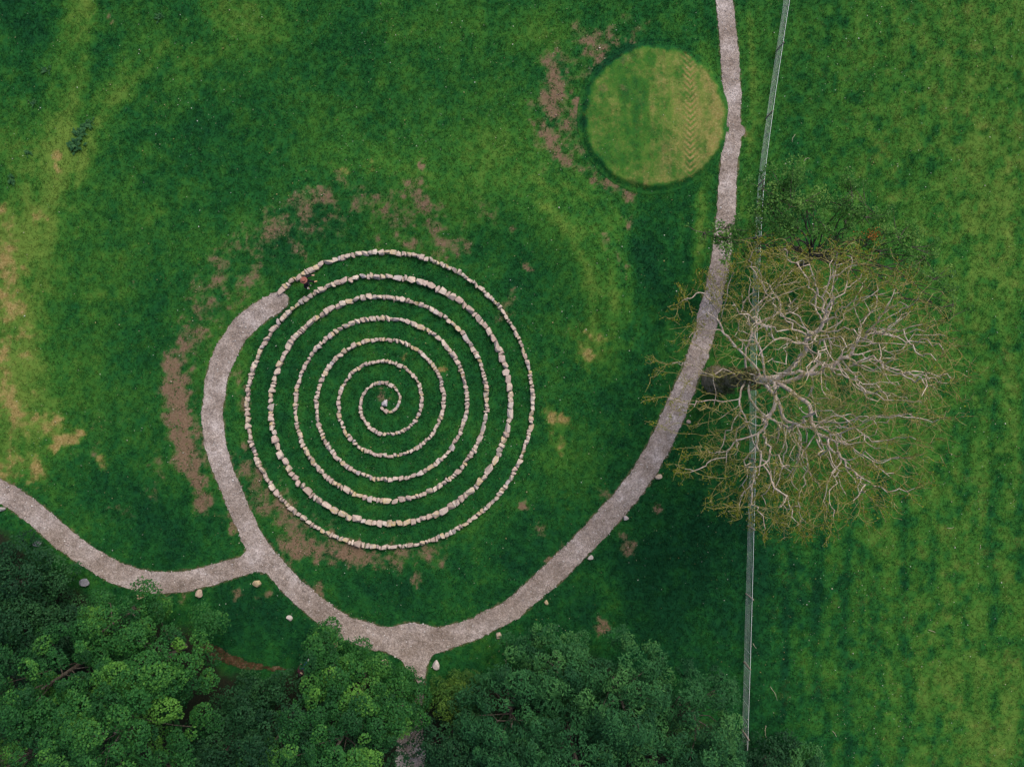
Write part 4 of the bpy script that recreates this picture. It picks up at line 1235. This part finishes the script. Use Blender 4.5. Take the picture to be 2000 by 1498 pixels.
def person(u_, v_, face, label, coat_c, trou_c, shoe_c, hair_c, hat_c=None, bottle=False, reach=(.0, .0), sock=None):
    """walking figure: +X forward, Z up, feet at the origin; face = heading angle"""
    root = empty('person', W(u_, v_, gz(u_, v_) + .03)); root.rotation_euler.z = face
    Vv_ = lambda *a: tuple(a)
    J = {'pel': (0, 0, .93), 'wai': (.01, 0, 1.08), 'che': (.03, 0, 1.30), 'nec': (.04, 0, 1.46), 'hd0': (.06, 0, 1.56), 'hd1': (.075, 0, 1.68),
         'hiL': (0, .10, .88), 'knL': (.20, .10, .50), 'anL': (.24, .10, .09), 'toL': (.40, .11, .045),
         'hiR': (0, -.10, .88), 'knR': (.02, -.10, .48), 'anR': (-.28, -.10, .14), 'toR': (-.17, -.11, .05),
         'shL': (.02, .19, 1.40), 'elL': (.12 + reach[0] * .3, .30, 1.14 + reach[0] * .1), 'wrL': (.34 + reach[0] * .2, .30, 1.04 + reach[0] * .2),
         'shR': (.02, -.19, 1.40), 'elR': (-.06 + reach[1] * .3, -.30, 1.13), 'wrR': (.06 + reach[1] * .4, -.34, .92 + reach[1] * .15)}
    rad_b = {'pel': .13, 'wai': .115, 'che': .135, 'nec': .055, 'hd0': .085, 'hd1': .088, 'hiL': .085, 'knL': .055, 'anL': .038, 'toL': .03, 'hiR': .085, 'knR': .055, 'anR': .038, 'toR': .03,
             'shL': .06, 'elL': .042, 'wrL': .030, 'shR': .06, 'elR': .042, 'wrR': .030}
    E = [('pel', 'wai'), ('wai', 'che'), ('che', 'nec'), ('nec', 'hd0'), ('hd0', 'hd1'), ('pel', 'hiL'), ('hiL', 'knL'), ('knL', 'anL'), ('anL', 'toL'), ('pel', 'hiR'), ('hiR', 'knR'), ('knR', 'anR'), ('anR', 'toR'),
         ('che', 'shL'), ('shL', 'elL'), ('elL', 'wrL'), ('che', 'shR'), ('shR', 'elR'), ('elR', 'wrR')]
    for sd_, wr, el in (('L', 'wrL', 'elL'), ('R', 'wrR', 'elR')):
        w0 = np.array(J[wr]); d = w0 - np.array(J[el]); d /= np.linalg.norm(d)
        side = np.array([0, 1, 0]) - d * d[1]; side /= np.linalg.norm(side); nrm = np.cross(d, side)
        pm_ = w0 + d * .07
        J['pa' + sd_] = tuple(pm_); rad_b['pa' + sd_] = .026; E.append((wr, 'pa' + sd_))
        inn = -1 if sd_ == 'L' else 1
        for f, (off, L) in enumerate(((.030, .07), (.010, .08), (-.010, .075), (-.030, .06))):
            b0 = pm_ + d * .025 + side * off; b1 = b0 + d * L * .5 + nrm * .006 ; b2 = b0 + d * L * .85 + nrm * .03
            for nm, p_ in (('a', b0), ('b', b1), ('c', b2)):
                J[f'f{f}{nm}{sd_}'] = tuple(p_); rad_b[f'f{f}{nm}{sd_}'] = .009
            E += [('pa' + sd_, f'f{f}a{sd_}'), (f'f{f}a{sd_}', f'f{f}b{sd_}'), (f'f{f}b{sd_}', f'f{f}c{sd_}')]
        t0 = w0 + d * .04 + side * inn * .035; t1 = t0 + d * .045 + side * inn * .02
        J['t0' + sd_] = tuple(t0); J['t1' + sd_] = tuple(t1); rad_b['t0' + sd_] = .011; rad_b['t1' + sd_] = .009
        E += [('pa' + sd_, 't0' + sd_), ('t0' + sd_, 't1' + sd_)]
    # nose and ears
    for nm, p_, r_ in (('nose', (.175, 0, 1.60), .014), ('earL', (.06, .098, 1.61), .016), ('earR', (.06, -.098, 1.61), .016)):
        J[nm] = p_; rad_b[nm] = r_; E.append(('hd0', nm))
    names = list(J); ix = {n_: i for i, n_ in enumerate(names)}
    skinned('body', [(J[n_], rad_b[n_]) for n_ in names], [(ix[a], ix[b_]) for a, b_ in E], SKIN, root, 1, ix['pel'])
    def sub(name, keys, edges, radf, mat):
        ks = list(keys); im = {n_: i for i, n_ in enumerate(ks)}
        return skinned(name, [(J[n_], radf[n_]) for n_ in ks], [(im[a], im[b_]) for a, b_ in edges], mat, root, 1, 0)
    sub('coat', ['pel', 'wai', 'che', 'nec', 'shL', 'elL', 'wrL', 'shR', 'elR', 'wrR'], [e for e in E if all(q in ('pel', 'wai', 'che', 'nec', 'shL', 'elL', 'wrL', 'shR', 'elR', 'wrR') for q in e)],
        dict(pel=.185, wai=.165, che=.175, nec=.075, shL=.085, elL=.065, wrL=.05, shR=.085, elR=.065, wrR=.05), plain('coat_cloth', coat_c, .85))
    lk = ['pel', 'hiL', 'knL', 'anL', 'hiR', 'knR', 'anR']
    sub('trousers', lk, [e for e in E if all(q in lk for q in e)], dict(pel=.15, hiL=.105, knL=.078, anL=.06, hiR=.105, knR=.078, anR=.06), plain('trouser_cloth', trou_c, .85))
    for sd_ in 'LR':
        a = np.array(J['an' + sd_]); t2 = np.array(J['to' + sd_])
        skinned('shoe', [(tuple(a + (-.05, 0, -.045)), .05), (tuple(a + (.04, 0, -.035)), .058), (tuple(t2), .05), (tuple(t2 + (.05, 0, 0)), .036)], [(0, 1), (1, 2), (2, 3)], plain('shoe_leather', shoe_c, .6), root)
    # hair
    import bmesh
    bm = bmesh.new(); bmesh.ops.create_uvsphere(bm, u_segments=16, v_segments=10, radius=.118)
    for q in bm.verts:
        q.co.x *= 1.06; q.co.z *= 1.1
        if q.co.x > .05 and q.co.z < .04: q.co.x = .05
    me = bpy.data.meshes.new('hair'); bm.to_mesh(me); bm.free(); me.materials.append(plain('hair', hair_c, .6)); me.polygons.foreach_set('use_smooth', np.ones(len(me.polygons), bool))
    obj('hair', me, root, (.066, 0, 1.672))
    if hat_c:
        prof = [(.0, .135), (.06, .138), (.095, .12), (.105, .05), (.11, .012), (.15, .004), (.20, .0), (.205, .008), (.15, .016), (.112, .02)]
        V = []; F = []; na_ = 24
        for (r_, z_) in prof:
            for k in range(na_):
                a = 2 * math.pi * k / na_
                V.append((r_ * math.cos(a) * 1.08, r_ * math.sin(a), z_ + .02 * abs(math.sin(a)) * (r_ > .14)))
        for i in range(len(prof) - 1):
            for k in range(na_): F.append((i * na_ + k, i * na_ + (k + 1) % na_, (i + 1) * na_ + (k + 1) % na_, (i + 1) * na_ + k))
        h_ = obj('hat', mesh_np('hat', V, F, plain('hat_felt', hat_c, .9), smooth=True), root, (.06, 0, 1.72))
        V = []; F = []
        for z_ in (.022, .052):
            for k in range(na_): a = 2 * math.pi * k / na_; V.append((.109 * math.cos(a) * 1.08, .109 * math.sin(a), z_))
        for k in range(na_): F.append((k, (k + 1) % na_, na_ + (k + 1) % na_, na_ + k))
        obj('hat_band', mesh_np('hat_band', V, F, plain('hat_band_cloth', (.30, .05, .04), .8)), h_)
    if sock:
        skinned('cuff', [(tuple(np.array(J['wrR']) - .3 * (np.array(J['wrR']) - np.array(J['elR']))), .058), (J['wrR'], .06), (J['paR'], .045)], [(0, 1), (1, 2)], plain('white_cuff', sock, .8), root)
    tag(root, label, 'person')
    return root

person(607, 556, math.radians(12), 'person in a reddish-brown brimmed hat and black coat walking inside the spiral', (.010, .010, .013), (.012, .012, .016), (.42, .27, .13), (.05, .03, .02), (.24, .095, .07), reach=(.6, -.2), sock=(.7, .68, .66))
person(601, 1298, math.radians(62), 'dark-haired person in a dark maroon top, blue trousers and white shoes at the wood edge', (.035, .010, .016), (.02, .06, .14), (.72, .70, .66), (.012, .010, .010), None, reach=(.2, 0))

tris = sum(len(m.polygons) for m in bpy.data.meshes)
print('polygons in meshes', tris, 'objects', len(bpy.data.objects))
